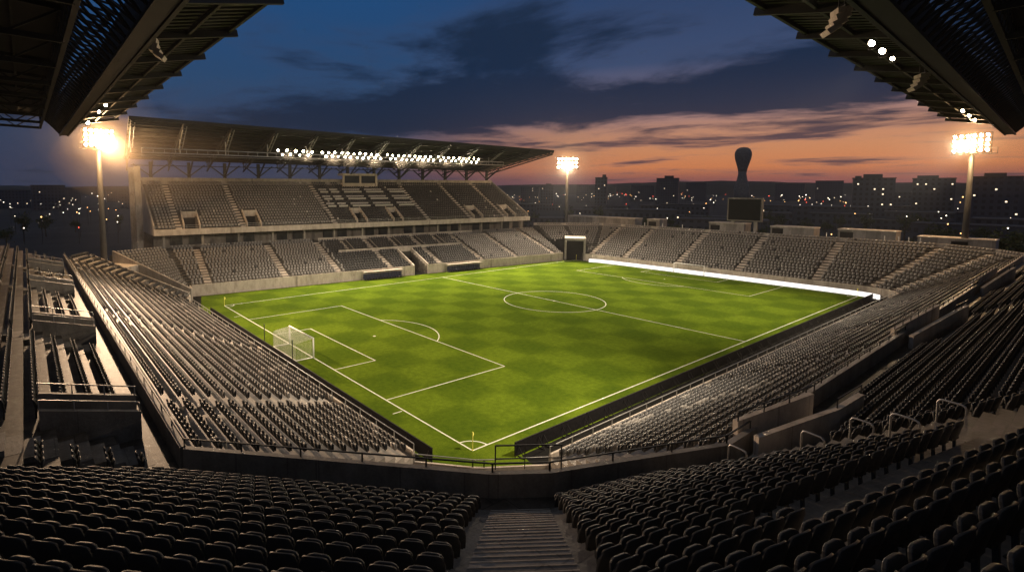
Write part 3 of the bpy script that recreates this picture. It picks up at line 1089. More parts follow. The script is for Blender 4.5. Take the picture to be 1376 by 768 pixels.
# central steps (between polyline vertices 2 and 3)
mb = MB()
SUB = 2              # two risers to a row
for k in range(23):
    z = ZU + RR * k
    l0 = up_line(k); l1 = up_line(k + 1)
    for i in range(SUB):
        f0, f1 = i / SUB, (i + 1) / SUB
        a, b = lerp(l0[2], l1[2], f0), lerp(l0[3], l1[3], f0)
        c, d_ = lerp(l0[3], l1[3], 1.0), lerp(l0[2], l1[2], 1.0)
        if i:
            zz = z + RR * i / SUB
            mb.hexa([(*a, z - 0.05), (*b, z - 0.05), (*c, z - 0.05), (*d_, z - 0.05), (*a, zz), (*b, zz), (*c, zz), (*d_, zz)])
        # nosing
        e = 0.03
        dirv = (Vector(l1[2]) - Vector(l0[2])).normalized() * e
        a2, b2 = Vector(a) - dirv * 0.4, Vector(b) - dirv * 0.4
        a3, b3 = Vector(a) + dirv * 0.7, Vector(b) + dirv * 0.7
        zz = z + RR * i / SUB
        mb.hexa([(*a2, zz - 0.05), (*b2, zz - 0.05), (*b3, zz - 0.05), (*a3, zz - 0.05), (*a2, zz + 0.012), (*b2, zz + 0.012), (*b3, zz + 0.012), (*a3, zz + 0.012)], 1)
mb.build('central_steps', [M_CONC, M_CONC_L], corner)


# upper seats -----------------------------------------------------------------
def up_seats(block, seg_i, n, aisles, rows, skip=None, pw=0.565, jit=0.035, ends=0.25, st_end=None):
    seats(seg(U0, seg_i, seg_i + 1), seg(up_line(n), seg_i, seg_i + 1), ZU, ZU + RR * (n - 1), n, pw, 1, 0, aisles, rows=rows, skip=skip, sh=1.06, frac=0.55, block=block, jit=jit, ends=ends)


STAIR_L = ((-23.6, -4.2), (-45, -4.2), 1.5)
up_seats('left block', 1, 23, [], range(0, 20), skip=lambda x, y, k: False, ends=0.15)
RAISLE = ((-4.6, -18), (-4.2, -48), 2.75)
def row_point(k, x):
    """point of upper row line k in the right block at a given x"""
    l = up_line(k)
    f = (x - l[3][0]) / (l[4][0] - l[3][0])
    return Vector(lerp(l[3], l[4], f))


up_seats('right block', 3, 23, [RAISLE], range(0, 20), ends=0.15, skip=lambda x, y, k: (k in (11, 12) and x > -17) or (x > -3 and k < 3))
LV = [-1.5, 19.0, 41.5, 60.0]            # left vomitory walls
RV = [0.6, 36.5, 74.0]                   # right stairs
RW = [((-1.6, -20.7), (2.6, -22.5), (5.2, -22.75), 1.15, 2.0), ((26.5, -20.75), (35.4, -21.9), (38.2, -22.2), 1.0, 1.9), ((59.5, -20.75), (72.5, -21.6), (75.0, -21.8), 1.0, 1.9)]


def left_skip(x, y, k):
    if y < -0.9:
        return y > -4.7 or k > 3
    return any(v - 3.2 < y < v + 1.6 and k < 4 for v in LV) or any(v - 3.2 < y < v - 1.2 and k >= 4 for v in LV)


def right_skip(x, y, k):
    return any(a[0] - 1.2 < x < c[0] + 1.2 and k < 2 for a, b, c, h0, h1 in RW) or any(v < x < v + 3.0 and k >= 2 for v in RV[1:]) or k in (11, 12)


up_seats('left stand', 0, 15, [], range(0, 15), skip=left_skip)
up_seats('right stand', 4, 23, [RAISLE], range(0, 20), skip=right_skip)

# radial stairs of the left and right upper terraces
for v in LV:
    mb = MB()
    aisle_steps(mb, (U0[0].x, v - 2.2), (up_line(15)[0][0], v - 2.2), 2.0, ZU, ZU + RR * 14, 15)
    mb.build('aisle_steps', M_CONC_D, left)
mb = MB()
aisle_steps(mb, row_point(0, -4.4), row_point(23, -4.4), 3.4, ZU, ZU + RR * 22, 23)
mb.build('aisle_steps', M_CONC_D, corner)
for v in RV[1:]:
    mb = MB()
    aisle_steps(mb, (v + 1.5, U0[4].y), (v + 1.5, up_line(23)[4][1]), 2.0, ZU, ZU + RR * 22, 23, 3)
    mb.build('aisle_steps', M_CONC_D, right)


def stepped_wall(name, T, depth_rows, h, th, mat, railing=True, extra=None):
    m = MB()
    x1 = RDL * depth_rows
    z1 = RR * (depth_rows - 1)
    m.hexa([T(0, 0, -0.3), T(x1, 0, -0.3), T(x1, th, -0.3), T(0, th, -0.3), T(0, 0, h), T(x1, 0, h + z1 * 0.86), T(x1, th, h + z1 * 0.86), T(0, th, h)])
    if railing:
        r_ = MB()
        rail(r_, [T(0.05, th / 2, h), T(x1, th / 2, h + z1 * 0.86)], 0.45, 0.025, 1.2, 1)
    return m, (r_ if railing else None)


for i, v in enumerate(LV):
    T = lambda a, b, z, v=v: (U0[0].x - a, v + b, ZU + z)
    m, r_ = stepped_wall('vomitory_wall', T, 3.5, 1.35, 0.3, M_CONC_D)
    m.box((0, 0.30, 0), (RDL * 3.5, 1.3, 0.2), lambda a, b, z: (U0[0].x - a, v + b + 0.002, ZU + z * 1.0 + 0))
    w = m.build('vomitory_wall', M_CONC_D, left)
    r_.build('railing', M_STEEL, w)
    m2, r2 = stepped_wall('vomitory_wall', lambda a, b, z, v=v: (U0[0].x - a, v + 1.3 + b, ZU + z), 3.5, 1.75, 0.22, M_CONC_D)
    w = m2.build('vomitory_wall', M_CONC_D, left)
    r2.build('railing', M_STEEL, w)
for (x0, y0), (x1, y1), (x2, y2), h0, h1 in RW:
    m = MB()
    a, b, c = Vector((x0, y0)), Vector((x1, y1)), Vector((x2, y2))
    o3 = offset_line([a, b, c], 0.28)
    zt = (ZU + h0, ZU + h1, ZU + h1 + 0.15)
    P3 = [a, b, c]
    for q in (0, 1):
        m.hexa([(*P3[q], ZW), (*P3[q + 1], ZW), (*o3[q + 1], ZW), (*o3[q], ZW), (*P3[q], zt[q]), (*P3[q + 1], zt[q + 1]), (*o3[q + 1], zt[q + 1]), (*o3[q], zt[q])])
    w = m.build('vomitory_wall', M_CONC_L, right)
    off = offset_line([a, b, c], -0.9)
    m = MB()
    m.hexa([(*off[0], ZW), (*off[1], ZW), (*(off[1] + Vector((0.05, 0.25))), ZW), (*(off[0] + Vector((0.05, 0.25))), ZW), (*off[0], zt[0] + 0.25), (*off[1], zt[1] + 0.3), (*(off[1] + Vector((0.05, 0.25))), zt[1] + 0.3), (*(off[0] + Vector((0.05, 0.25))), zt[0] + 0.25)])
    m.build('vomitory_wall', M_CONC_L, right)
    r3 = MB(); rail(r3, [(*off[0], zt[0] + 0.25), (*off[1], zt[1] + 0.3)], 0.45, 0.025, 1.4, 1); r3.build('railing', M_STEEL_D, w)
    r3 = MB(); rail(r3, [(*(b.lerp(o3[1], 0.5)), zt[1]), (*(c.lerp(o3[2], 0.5)), zt[2])], 0.45, 0.025, 1.4, 1); r3.build('railing', M_STEEL_D, w)


# hooped handrails on the stairs
def hoop(x, y, z, rz, label, group, w=0.75, h=1.05, loc=None):
    t = thing('handrail', label, 'handrail', (x, y, z), rz, group)
    m = MB()
    pts = [(-w / 2, 0, 0), (-w / 2, 0, h - 0.12), (-w / 2 + 0.05, 0, h - 0.03), (-w / 2 + 0.14, 0, h), (w / 2 - 0.14, 0, h), (w / 2 - 0.05, 0, h - 0.03), (w / 2, 0, h - 0.12), (w / 2, 0, -0.28)]
    m.tube(pts, 0.035, 8)
    part(m, 'rail_tube', M_STEEL, t, True)
    m = MB()
    for q, z0 in ((-w / 2, 0), (w / 2, -0.28)):
        m.lathe([(0.09, z0), (0.09, z0 + 0.02)], (q, 0, 0), 10)
    part(m, 'foot_plate', M_STEEL_D, t)


names = ['lowest', 'middle', 'topmost']
for i, k in enumerate((2, 5, 8)):
    for q, x in enumerate((-5.4, -2.6)):
        if q == 1 and k == 2: continue
        p_ = row_point(k + 0.35, x)
        hoop(p_.x, p_.y, ZU + RR * k, R(78), f'steel hooped handrail on the right stair, {names[i]} one on its {"nearer" if q == 0 else "farther"} side', 'handrails on the stair of the right terrace')
hoop(-21.0, -6.0, ZW, R(-44), 'small steel hoop standing by the dark parapet at the left end of the corner', 'handrails at the parapet')
gate = thing('railing_gate', 'black railing gate on the parapet at the foot of the central steps', 'railing', (-11.6, -16.35, ZP), R(-35))
m = MB(); m.bar((-1.5, 0, 0), (-1.5, 0, 1.0), 0.05); m.bar((1.2, 0, 0), (1.2, 0, 1.0), 0.05); m.bar((-1.5, 0, 1.0), (1.2, 0, 1.0), 0.05); part(m, 'frame', M_STEEL_D, gate)
m = MB(); m.bar((-1.5, 0, 0.45), (1.2, 0, 0.45), 0.035); m.bar((-0.3, 0, 0), (-0.3, 0, 1.0), 0.03); part(m, 'bars', M_STEEL_D, gate)


# ---- roofs over the near stands ----------------------------------------------
def near_roof(par, T, s0, s1, s1e, seed):
    """T(s, d, z): along the stand, towards the pitch, height. The box girder runs at d=0."""
    rn = random.Random(seed)
    ed, ez, gz0, gz1 = 7.2, 33.0, 29.2, 31.5
    m = MB()
    nseg = 12
    zz = lambda d: gz1 + 0.12 + (ez - gz1 - 0.12) * (d - 0.8) / (ed - 0.8)
    sr = s0 + 27 if s0 < -22 else s0 + 24
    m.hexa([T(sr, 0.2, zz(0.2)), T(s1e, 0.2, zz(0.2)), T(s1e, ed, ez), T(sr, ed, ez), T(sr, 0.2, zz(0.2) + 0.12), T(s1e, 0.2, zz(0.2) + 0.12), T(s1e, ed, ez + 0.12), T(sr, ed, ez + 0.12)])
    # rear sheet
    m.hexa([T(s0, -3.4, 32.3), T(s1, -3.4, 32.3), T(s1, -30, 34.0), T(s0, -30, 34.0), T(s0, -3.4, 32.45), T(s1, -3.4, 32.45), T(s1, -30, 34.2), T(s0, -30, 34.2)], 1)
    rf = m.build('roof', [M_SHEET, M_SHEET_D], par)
    m = MB()
    q = sr + 0.3
    while q < s1e - 0.2:                               # corrugation of the front sheet
        m.bar(T(q, 0.25, zz(0.25) - 0.07), T(q, ed - 0.05, ez - 0.07), 0.42, 0.15); q += 0.95
    m.build('sheet_ribs', M_SHEET_D, rf)
    m = MB()
    m.box((s0, -0.75, gz0), (s1, 0.15, gz1), T)
    m.box((s0, -0.95, gz0 - 0.12), (s1, -0.70, gz0 + 0.10), T); m.box((s0, 0.10, gz0 - 0.12), (s1, 0.32, gz0 + 0.10), T)
    m.build('box_girder', M_STEEL_D, rf)
    nb = int((s1e - sr) / 8.2)
    for i in range(nb + 1):
        s = sr + (s1e - sr) * i / nb
        m = MB()
        m.bar(T(s, 0.15, gz1 - 0.3), T(s, ed + 0.55, ez - 0.32), 0.3, 0.5)
        m.build('roof_rib', M_STEEL_D, rf)
    m = MB()
    m.bar(T(sr, ed - 0.1, ez - 0.25), T(s1e, ed - 0.1, ez - 0.25), 0.22, 0.35)
    m.bar(T(sr, 4.2, zz(4.2) - 0.3), T(s1e, 4.2, zz(4.2) - 0.3), 0.18, 0.3)
    m.build('edge_beam', M_STEEL_D, rf)
    m = MB()
    step = 1.7
    n = int((s1 - s0) / step)
    for row, (da, za, db, zb) in enumerate(((-0.8, gz1, -3.4, 32.4), (-0.9, gz0 + 0.2, -3.3, 31.9), (-3.3, 30.2, -3.4, 32.3))):
        for i in range(n):
            a, b = s0 + i * step, s0 + (i + 1) * step
            m.bar(T(a, da, za), T(b, db, zb), 0.13); m.bar(T(b, da, za), T(a, db, zb), 0.13)
    m.bar(T(s0, -3.35, 30.2), T(s1, -3.35, 30.2), 0.3); m.bar(T(s0, -3.35, 32.3), T(s1, -3.35, 32.3), 0.3)
    m.build('lattice_girder', M_STEEL_D, rf)
    nt_ = int((s1 - s0) / 8.2)
    for i in range(nt_ + 1):
        s = s0 + (s1 - s0) * i / nt_ - (0.2 if i == nt_ else 0)
        m = MB()
        m.bar(T(s, -3.4, 30.2), T(s, -30, 30.9), 0.25, 0.35); m.bar(T(s, -3.4, 32.2), T(s, -30, 33.9), 0.25, 0.35)
        for q in range(9):
            a, b = -3.4 - q * 2.95, -3.4 - (q + 1) * 2.95
            if q % 2: m.bar(T(s, a, 30.2 + 0.08 * q), T(s, b, 32.3 + 0.2 * q), 0.14)
            else: m.bar(T(s, a, 32.2 + 0.17 * q), T(s, b, 30.3 + 0.09 * q), 0.14)
        m.build('roof_truss', M_STEEL_D, rf)
    m = MB()
    for d in (-6, -9.5, -13, -16.5, -20, -24, -28):
        m.bar(T(s0, d, 32.3 + (-d - 3.4) * 0.064 - 0.16), T(s1, d, 32.3 + (-d - 3.4) * 0.064 - 0.16), 0.16, 0.28)
    m.build('purlins', M_SHEET_D, rf)
    for i in range(3):
        s = s0 + 14 + i * (s1 - s0 - 16) / 2
        m = MB(); a = T(s, -28.5, 0); m.bar(a, T(s, -28.5, 31), 0.9, 0.9); m.build('roof_column', M_STEEL_D, par)
    return rf


TL = lambda s, d, z: (-21.5 + d, s, z)
near_roof(left, TL, -24.0, 73.5, 75.5, 1)
AR = R(2.6)
TR = lambda s, d, z: (s * math.cos(AR) - d * math.sin(AR), -22.5 + s * math.sin(AR) + d * math.cos(AR), z)
near_roof(right, TR, -20.0, 96.5, 101.0, 2)


# loudspeakers hanging from the girders
def speaker(p, ang, label):
    t = thing('line_array_speaker', label, 'loudspeaker', p, ang, 'loudspeakers hung under the roofs')
    for i in range(4):
        a = R(6 + i * 9)
        m = MB()
        c = Vector((0.05 * i * i, 0, -0.33 * i))
        q = Matrix.Rotation(a, 3, 'Y')
        pts = [c + q @ Vector(v) for v in ((-0.35, -0.55, -0.155), (0.35, -0.55, -0.155), (0.35, 0.55, -0.155), (-0.35, 0.55, -0.155), (-0.35, -0.55, 0.155), (0.35, -0.55, 0.155), (0.35, 0.55, 0.155), (-0.35, 0.55, 0.155))]
        m.hexa(pts); part(m, 'speaker_cabinet', M_CONC_L, t)
    m = MB()
    for q in (-0.4, 0.4):
        m.bar((0, q, 0.18), (0.0, q, 1.7), 0.06)
    m.bar((0, -0.6, 0.2), (0, 0.6, 0.2), 0.1)
    part(m, 'hanger', M_STEEL_D, t)


speaker((-19.9, 11.0, 30.9), R(-20), 'pale curved loudspeaker array hanging under the left roof')
speaker((10.4, -19.6, 30.9), R(125), 'pale curved loudspeaker array nearest the camera under the right roof')
speaker((37.0, -18.4, 30.8), R(125), 'pale curved loudspeaker array between the two groups of lamps under the right roof')


# ------------------------------------------------------------------ floodlights
def spot(name, loc, target, power, angle=75, radius=0.6, blend=1.0, col=None):
    l = bpy.data.lights.new(name, 'SPOT')
    l.energy = power
    l.color = col or WARM
    l.spot_size = R(angle)
    l.spot_blend = blend
    l.shadow_soft_size = radius
    o = bpy.data.objects.new(name, l)
    COL.objects.link(o)
    o.location = loc
    d = Vector(target) - Vector(loc)
    o.rotation_euler = d.to_track_quat('-Z', 'Y').to_euler()
    return o


def lamp_mesh(m, n=10, r=0.34):
    """round projector facing -y, at the origin"""
    b = len(m.v)
    prof = [(0.10, 0.34), (r * 0.75, 0.22), (r, 0.0)]
    for rr, y in prof:
        for k in range(n):
            t = 2 * math.pi * k / n
            m.v.append((rr * math.cos(t), y, rr * math.sin(t)))
    for i in range(2):
        for k in range(n):
            k2 = (k + 1) % n
            m.f.append((b + i * n + k, b + (i + 1) * n + k, b + (i + 1) * n + k2, b + i * n + k2)); m.mi.append(0)
    m.f.append(tuple(b + k for k in range(n))); m.mi.append(0)
    lens = [(r * 0.93 * math.cos(2 * math.pi * k / n), 0.03, r * 0.93 * math.sin(2 * math.pi * k / n)) for k in range(n)]
    m.face(lens, 1)


def mast(x, y, h, target, label, nx, nz, dx, dz_, power, base_z=0.0, angle=80, tilt=22, head_w=None):
    rz = math.atan2(target[1] - y, target[0] - x) + math.pi / 2        # local -y looks at the target
    t = thing('floodlight_mast', label, 'floodlight mast', (x, y, base_z), rz, 'floodlight masts of the stadium')
    m = MB(); m.tube([(0, 0, 0), (0, 0, h * 0.5), (0, 0, h + 0.6)], 0.68, 16, 0, 0.34); part(m, 'pole', M_POLE, t, True)
    m = MB()
    W, H = nx * dx, nz * dz_
    for i in range(nz + 1):
        z = h - H / 2 + i * dz_
        m.bar((-W / 2, -0.35, z), (W / 2, -0.35, z), 0.09)
    for i in range(nx + 1):
        q = -W / 2 + i * dx
        m.bar((q, -0.35, h - H / 2), (q, -0.35, h + H / 2), 0.09)
    m.box((-W / 2 - 0.3, -0.5, h - H / 2 - 0.25), (W / 2 + 0.3, 0.9, h - H / 2 - 0.18))
    for q in (-W / 2 - 0.25, W / 2 + 0.25):
        m.bar((q, 0.85, h - H / 2 - 0.2), (q, 0.85, h - H / 2 + 0.9), 0.06)
    m.bar((-W / 2 - 0.25, 0.85, h - H / 2 + 0.9), (W / 2 + 0.25, 0.85, h - H / 2 + 0.9), 0.06)
    part(m, 'head_frame', M_STEEL_D, t)
    first = None
    for i in range(nx):
        for k in range(nz):
            q, z = -W / 2 + (i + 0.5) * dx, h - H / 2 + (k + 0.5) * dz_
            if first is None:
                m = MB(); lamp_mesh(m, 12, min(dx, dz_) * 0.34)
                o = part(m, 'lamp', [M_STEEL_D, M_LAMP], t)
                first = o
            else:
                o = first.copy(); COL.objects.link(o); o.parent = t
            o.location = (q, -0.62, z)
            o.rotation_euler = (R(tilt), 0, random.uniform(-0.12, 0.12))
    c = Matrix.Translation((x, y, base_z)) @ Matrix.Rotation(rz, 4, 'Z') @ Vector((0, -0.95, h))
    spot('floodlight_beam', c, target, power, angle, 0.5, col=(1.0, 0.68, 0.43) if x < 0 else None)
    l = bpy.data.lights.new('floodlight_spill', 'POINT')           # stray light of the open projectors
    l.energy = power * 0.075; l.color = (1.0, 0.60, 0.27); l.shadow_soft_size = 0.5
    o = bpy.data.objects.new('floodlight_spill', l); COL.objects.link(o); o.location = c
    return t


# ---- positions (world metres)
mast(-15.7, 88.5, 30.2, (3, 14, 2), 'tall floodlight mast at the left end of the main stand with a blazing lamp grid', 6, 4, 0.90, 0.90, 430000, angle=55)
mast(111.6, 78.9, 28.8, (78, 53, 0), 'floodlight mast in the farthest corner, its lamp grid a solid white glare', 6, 3, 1.1, 1.25, 210000, angle=88)
mast(122.0, -11.1, 29.6, (22, 36, 0), 'floodlight mast at the far right against the orange sky', 6, 4, 1.08, 0.95, 300000, angle=66)

# floodlights on the gantry of the main stand
fl0 = None
fl_s = []
for s0, s1, n in ((16.8, 24.5, 9), (27.0, 41.8, 20), (43.8, 57.0, 18), (58.5, 71.6, 17)):
    for i in range(n):
        fl_s.append((s0 + (s1 - s0) * i / (n - 1), i % 2))
grp = 'floodlights along the main stand roof'


def floodlight(loc, rz, label, group, k=1.0):
    global fl0
    if fl0 is None:
        t = thing('floodlight', label, 'floodlight', loc, rz, group)
        m = MB(); lamp_mesh(m, 12, 0.26); o = part(m, 'lamp', [M_STEEL_D, M_LAMP], t); o.rotation_euler = (R(25), 0, 0)
        m = MB(); m.bar((-0.3, 0.15, 0), (-0.3, 0.15, -0.45), 0.05); m.bar((0.3, 0.15, 0), (0.3, 0.15, -0.45), 0.05); m.bar((-0.3, 0.15, -0.45), (0.3, 0.15, -0.45), 0.06)
        part(m, 'bracket', M_STEEL_D, t)
        fl0 = t
    else:
        t = copy_tree(fl0)
        t.location = loc; t.rotation_euler = (0, 0, rz)
        q_ = random.uniform(0.72, 1.12) * k; t.scale = (q_, q_, q_)
        tag(t, label, 'floodlight', group)
    return t


for i, (s, row) in enumerate(fl_s):
    floodlight(MS(s + random.uniform(-0.15, 0.15), 7.45, gz(s, 28.25 if row else 29.15) + random.uniform(-0.1, 0.1)), A_M + random.uniform(-0.25, 0.25),
               f'lit floodlight on the main stand roof gantry, {ordinal(i + 1)} from the left end', grp)
for sm_, tx, ty, pw_ in ((19, 8, 60, 42), (23, 16, 60, 42), (29, 26, 61, 40), (33, 32, 61, 40), (39, 42, 60, 44), (46, 52, 57, 48), (52, 60, 53, 50), (59, 68, 50, 54), (64, 76, 48, 56), (70, 86, 46, 58)):
    spot('gantry_beam', MS(sm_, 6.6, 28.6), (tx, ty, 0), pw_ * 1000, 86, 1.2)
# floodlights under the right and the left girder
for i, x in enumerate((12.4, 15.2, 18.2, 55.0, 61.0, 67.0)):
    p = (x, -22.5 + 0.0454 * x + 1.35, 29.25)
    floodlight(p, R(-112), f'lit floodlight under the right roof girder, {ordinal(i + 1)} from the camera', 'floodlights under the right roof', 0.72)
for i, s in enumerate((33.5, 39.5, 52.0)):
    floodlight(TL(s, 1.2, 29.25), R(22), f'lit floodlight under the left roof girder, {ordinal(i + 1)} from the camera', 'floodlights under the left roof', 0.8)
spot('girder_beam', TR(18, 2.2, 28.8), (9, 16, 0), 120000, 84, 1.0)
spot('girder_beam', TR(61, 2.2, 28.8), (66, 34, 0), 80000, 90, 1.0)
spot('girder_beam', TL(46, 2.2, 28.8), (40, 60, 0), 50000, 96, 1.0)

# ------------------------------------------------------------------ boards round the pitch
bd0 = None


def board(x, y, rz, label, group, w=2.97):
    global bd0
    if bd0 is None:
        t = thing('perimeter_board', label, 'advertising board', (x, y, 0.01), rz, group)
        m = MB(); m.box((-w / 2, -0.04, 0.06), (w / 2, 0.04, 1.15)); part(m, 'panel', M_BOARD, t)
        m = MB(); m.box((-w / 2, -0.055, 1.15), (w / 2, 0.055, 1.19)); part(m, 'top_rail', M_BOARD, t)
        m = MB()
        for q in (-w / 2 + 0.3, w / 2 - 0.3):
            m.bar((q, 0.06, 0.9), (q, 0.75, 0.02), 0.05); m.bar((q, 0.05, 0.03), (q, 0.75, 0.03), 0.05)
        m.bar((-w / 2 + 0.3, 0.72, 0.05), (w / 2 - 0.3, 0.72, 0.05), 0.04)
        part(m, 'stay', M_BOARD, t)
        bd0 = t
    else:
        t = copy_tree(bd0)
        t.location = (x, y, 0.01); t.rotation_euler = (0, 0, rz)
        tag(t, label, 'advertising board', group)


for i in range(20):
    board(-3.75, 1.9 + i * 3.0, math.pi / 2, f'blank black perimeter board behind the near goal line, {ordinal(i + 1)} counting from the near corner', 'black boards behind the near goal')
for i in range(32):
    board(3.4 + i * 3.0, -2.75 + 0.002 * i, math.pi, f'blank black perimeter board along the near touchline, {ordinal(i + 1)} counting from the near corner', 'black boards along the near touchline')

# glowing LED board
led = thing('led_board', 'long blank white glowing board along the far goal line, curving at its right end', 'led board', (100.3, 28, 0))
lp = [(98.4, 60.4), (99.4, 58.6), (100.0, 54), (100.3, 40), (100.35, 20), (100.35, 6), (100.28, 2), (100.05, -0.4), (99.65, -1.9), (99.1, -2.9), (98.5, -3.6)]
mb = MB(); wall_line(mb, lp, 0.08, 1.0, 0.05, side=-1)
o = mb.build('led_face', M_LED, led)
lo_ = offset_line(lp, -0.06)
mb = MB(); wall_line(mb, [tuple(q) for q in lo_], 0.02, 1.03, 0.16, side=-1); mb.build('cabinet', M_LEDB, led)

# ------------------------------------------------------------------ scoreboard and kiosks behind the far stand
sb = thing('scoreboard', 'dark switched off scoreboard on two legs above the far end stand', 'scoreboard', (121.5, 29.7, 0), 0)
m = MB(); m.box((-0.3, -4.2, 12.2), (0.5, 4.2, 18.3)); part(m, 'cabinet', M_CONC_D, sb)
m = MB(); m.box((-0.36, -3.85, 12.55), (-0.302, 3.85, 17.95)); part(m, 'screen', M_SCREEN, sb)
for q in (-2.7, 2.7):
    m = MB(); m.box((-0.1, q - 0.4, 0), (0.4, q + 0.4, 12.2)); part(m, 'leg', M_CONC, sb)
for i, (y0, y1, z1, dside) in enumerate(((86, 60.5, 11.3, 0), (56.5, 52.5, 11.4, 1), (38.4, 29.5, 11.4, 1), (23.4, 14.2, 11.2, 1), (9.5, -0.7, 11.3, 1), (-4.2, -15.5, 10.6, 2))):
    lb = ['long pale concrete block behind the farthest corner beside the far mast', 'small concrete hut on the back of the end stand', 'concrete kiosk under the scoreboard with a doorway', 'low concrete kiosk with a doorway right of the scoreboard', 'wide concrete kiosk with a doorway between the scoreboard and right mast', 'grey concrete kiosk behind the right mast'][i]
    t = thing('kiosk', lb, 'kiosk', (121.2, (y0 + y1) / 2, 0), 0, 'concrete kiosks behind the end stand')
    w = abs(y0 - y1) / 2
    m = MB(); m.box((0, -w, 0), (4, w, z1)); part(m, 'block', M_CONC, t)
    m = MB(); m.box((-0.12, -w - 0.1, z1), (4.2, w + 0.1, z1 + 0.25)); part(m, 'roof_slab', M_CONC_L, t)
    if dside:
        y = w - 1.6 if dside == 1 else -w + 5
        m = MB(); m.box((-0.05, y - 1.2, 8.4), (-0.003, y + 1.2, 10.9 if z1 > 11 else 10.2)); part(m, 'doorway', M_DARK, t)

# small posts on the back parapet of the end stand
for i, y in enumerate((55.5, 50, 44.2, 10.8, 0.5, -1.8, -3.4, -5.2)):
    t = tag(MB().build('x', M_WHITE), None) if False else None
    m = MB(); m.tube([(118.12, y, 9.75), (118.12, y, 10.7)], 0.09, 6); m.lathe([(0.14, 0), (0.14, 0.06)], (118.12, y, 9.75), 8)
    tag(m.build('parapet_post', M_WHITE), f'short pale post on the back parapet of the end stand, {ordinal(i + 1)} from the left', 'post', 'pale posts behind the end stand')

# ------------------------------------------------------------------ city
hill = MB()
hn = 90
prev = None
rh = random.Random(5)
for i in range(hn + 1):
    az = R(-12 + 120 * i / hn)
    d = 1900 + 120 * math.sin(i * 0.7)
    dg = math.degrees(az)
    h = 24 + 17 * math.exp(-((dg - 24) / 17) ** 2) + 5 * math.sin(i * 0.5) * 0.5 + rh.uniform(-1, 1) + 7 * math.exp(-((dg - 70) / 16) ** 2)
    c, s = math.cos(az), math.sin(az)
    cur = [(CAM.x + c * (d - 260), CAM.y + s * (d - 260), -1), (CAM.x + c * (d - 120), CAM.y + s * (d - 120), h * 0.72), (CAM.x + c * d, CAM.y + s * d, h), (CAM.x + c * (d + 400), CAM.y + s * (d + 400), h * 0.6), (CAM.x + c * (d + 700), CAM.y + s * (d + 700), -1)]
    if prev:
        for q in range(4):
            hill.face([prev[q], cur[q], cur[q + 1], prev[q + 1]])
    prev = cur
tag(hill.build('hills', M_HILL), kind='structure')


def at(px, dist):
    """ground point seen in photo column px at a distance"""
    az = YAW - math.atan((px - 574.93) / FPX)
    return CAM.x + math.cos(az) * dist, CAM.y + math.sin(az) * dist


rb = random.Random(21)


def building(px, dist, w, dp, h, label, grp, steps=(), nwin=4, lum=None):
    x, y = at(px, dist)
    t = thing('apartment_block', label, 'building', (x, y, 0), math.atan2(y - CAM.y, x - CAM.x) + rb.uniform(-0.08, 0.08), grp)
    m = MB(); m.box((-dp / 2, -w / 2, 0), (dp / 2, w / 2, h)); part(m, 'walls', M_BRICKB, t)
    m = MB()
    m.box((-dp / 2 - 0.3, -w / 2 - 0.3, h), (dp / 2 + 0.3, w / 2 + 0.3, h + 0.6))
    for (a, b, hh) in steps:
        m.box((-dp * 0.3, a * w / 2, h + 0.6), (dp * 0.3, b * w / 2, h + 0.6 + hh))
    part(m, 'roof', M_CITYROOF, t)
    nf = max(2, int(h / 3.1)); nc = max(2, int(w / 3.4))
    for i in range(nwin):
        f, c = rb.randrange(nf), rb.randrange(nc)
        y0 = -w / 2 + (c + 0.28) * w / nc
        m = MB(); m.box((-dp / 2 - 0.06, y0, f * 3.1 + 1.2), (-dp / 2 - 0.004, y0 + 0.75, f * 3.1 + 1.9)); part(m, 'lit_window', M_WIN, t)
    return t


G_B = 'dark apartment blocks of the city'
building(807, 520, 10, 12, 30, 'slim tower block with a bright roof sign light just right of the far mast', G_B, ((-0.8, -0.2, 2.5),), 3)
building(862, 900, 34, 16, 24, 'distant low block right of the slim tower block', G_B, (), 3)
building(896, 760, 26, 16, 33, 'dark broad block left of the bulb topped tower', G_B, ((-0.5, 0.3, 3),), 3)
building(934, 980, 30, 16, 29, 'far dark block close left of the bulb topped tower', G_B, (), 2)
building(1060, 1050, 40, 16, 27, 'far low block right of the scoreboard on the skyline', G_B, (), 3)
building(1112, 900, 30, 16, 30, 'small dark block left of the tall twin roofed slab', G_B, (), 3)
building(1171, 430, 20, 9, 26.5, 'tall flat roofed apartment slab left of the right mast', G_B, ((-0.4, 0.5, 2.2), (0.6, 0.9, 1.2)), 7)
building(1252, 470, 20, 9, 26.6, 'stepped apartment slab closest left of the right mast', G_B, ((-0.2, 0.8, 1.6),), 8)
building(1214, 560, 24, 14, 17, 'low wing between the two tall slabs left of the right mast', G_B, (), 4)
building(1333, 400, 19, 10, 26.3, 'dark stepped apartment block right of the right mast', G_B, ((-0.4, 0.4, 1.6),), 6)
building(1372, 420, 10, 10, 24, 'lower dark block at the right edge of the skyline', G_B, (), 4)
building(783, 800, 18, 14, 25, 'dark block in the glow beside the far mast', G_B, (), 2)
building(735, 620, 14, 14, 23, 'dark block left of the far mast above the end of the upper tier', G_B, ((-0.6, 0.2, 2),), 2)
building(712, 760, 24, 14, 22, 'low dark block beyond the right end of the upper tier', G_B, (), 3)
for i, (px, d, w, h) in enumerate(((20, 700, 60, 18), (66, 620, 26, 23), (90, 820, 30, 20), (160, 900, 30, 16), (178, 640, 22, 17))):
    building(px, d, w, 14, h, f'dark city block left of the main stand, {ordinal(i + 1)} from the left edge', 'dark blocks beyond the left mast', (), 3)
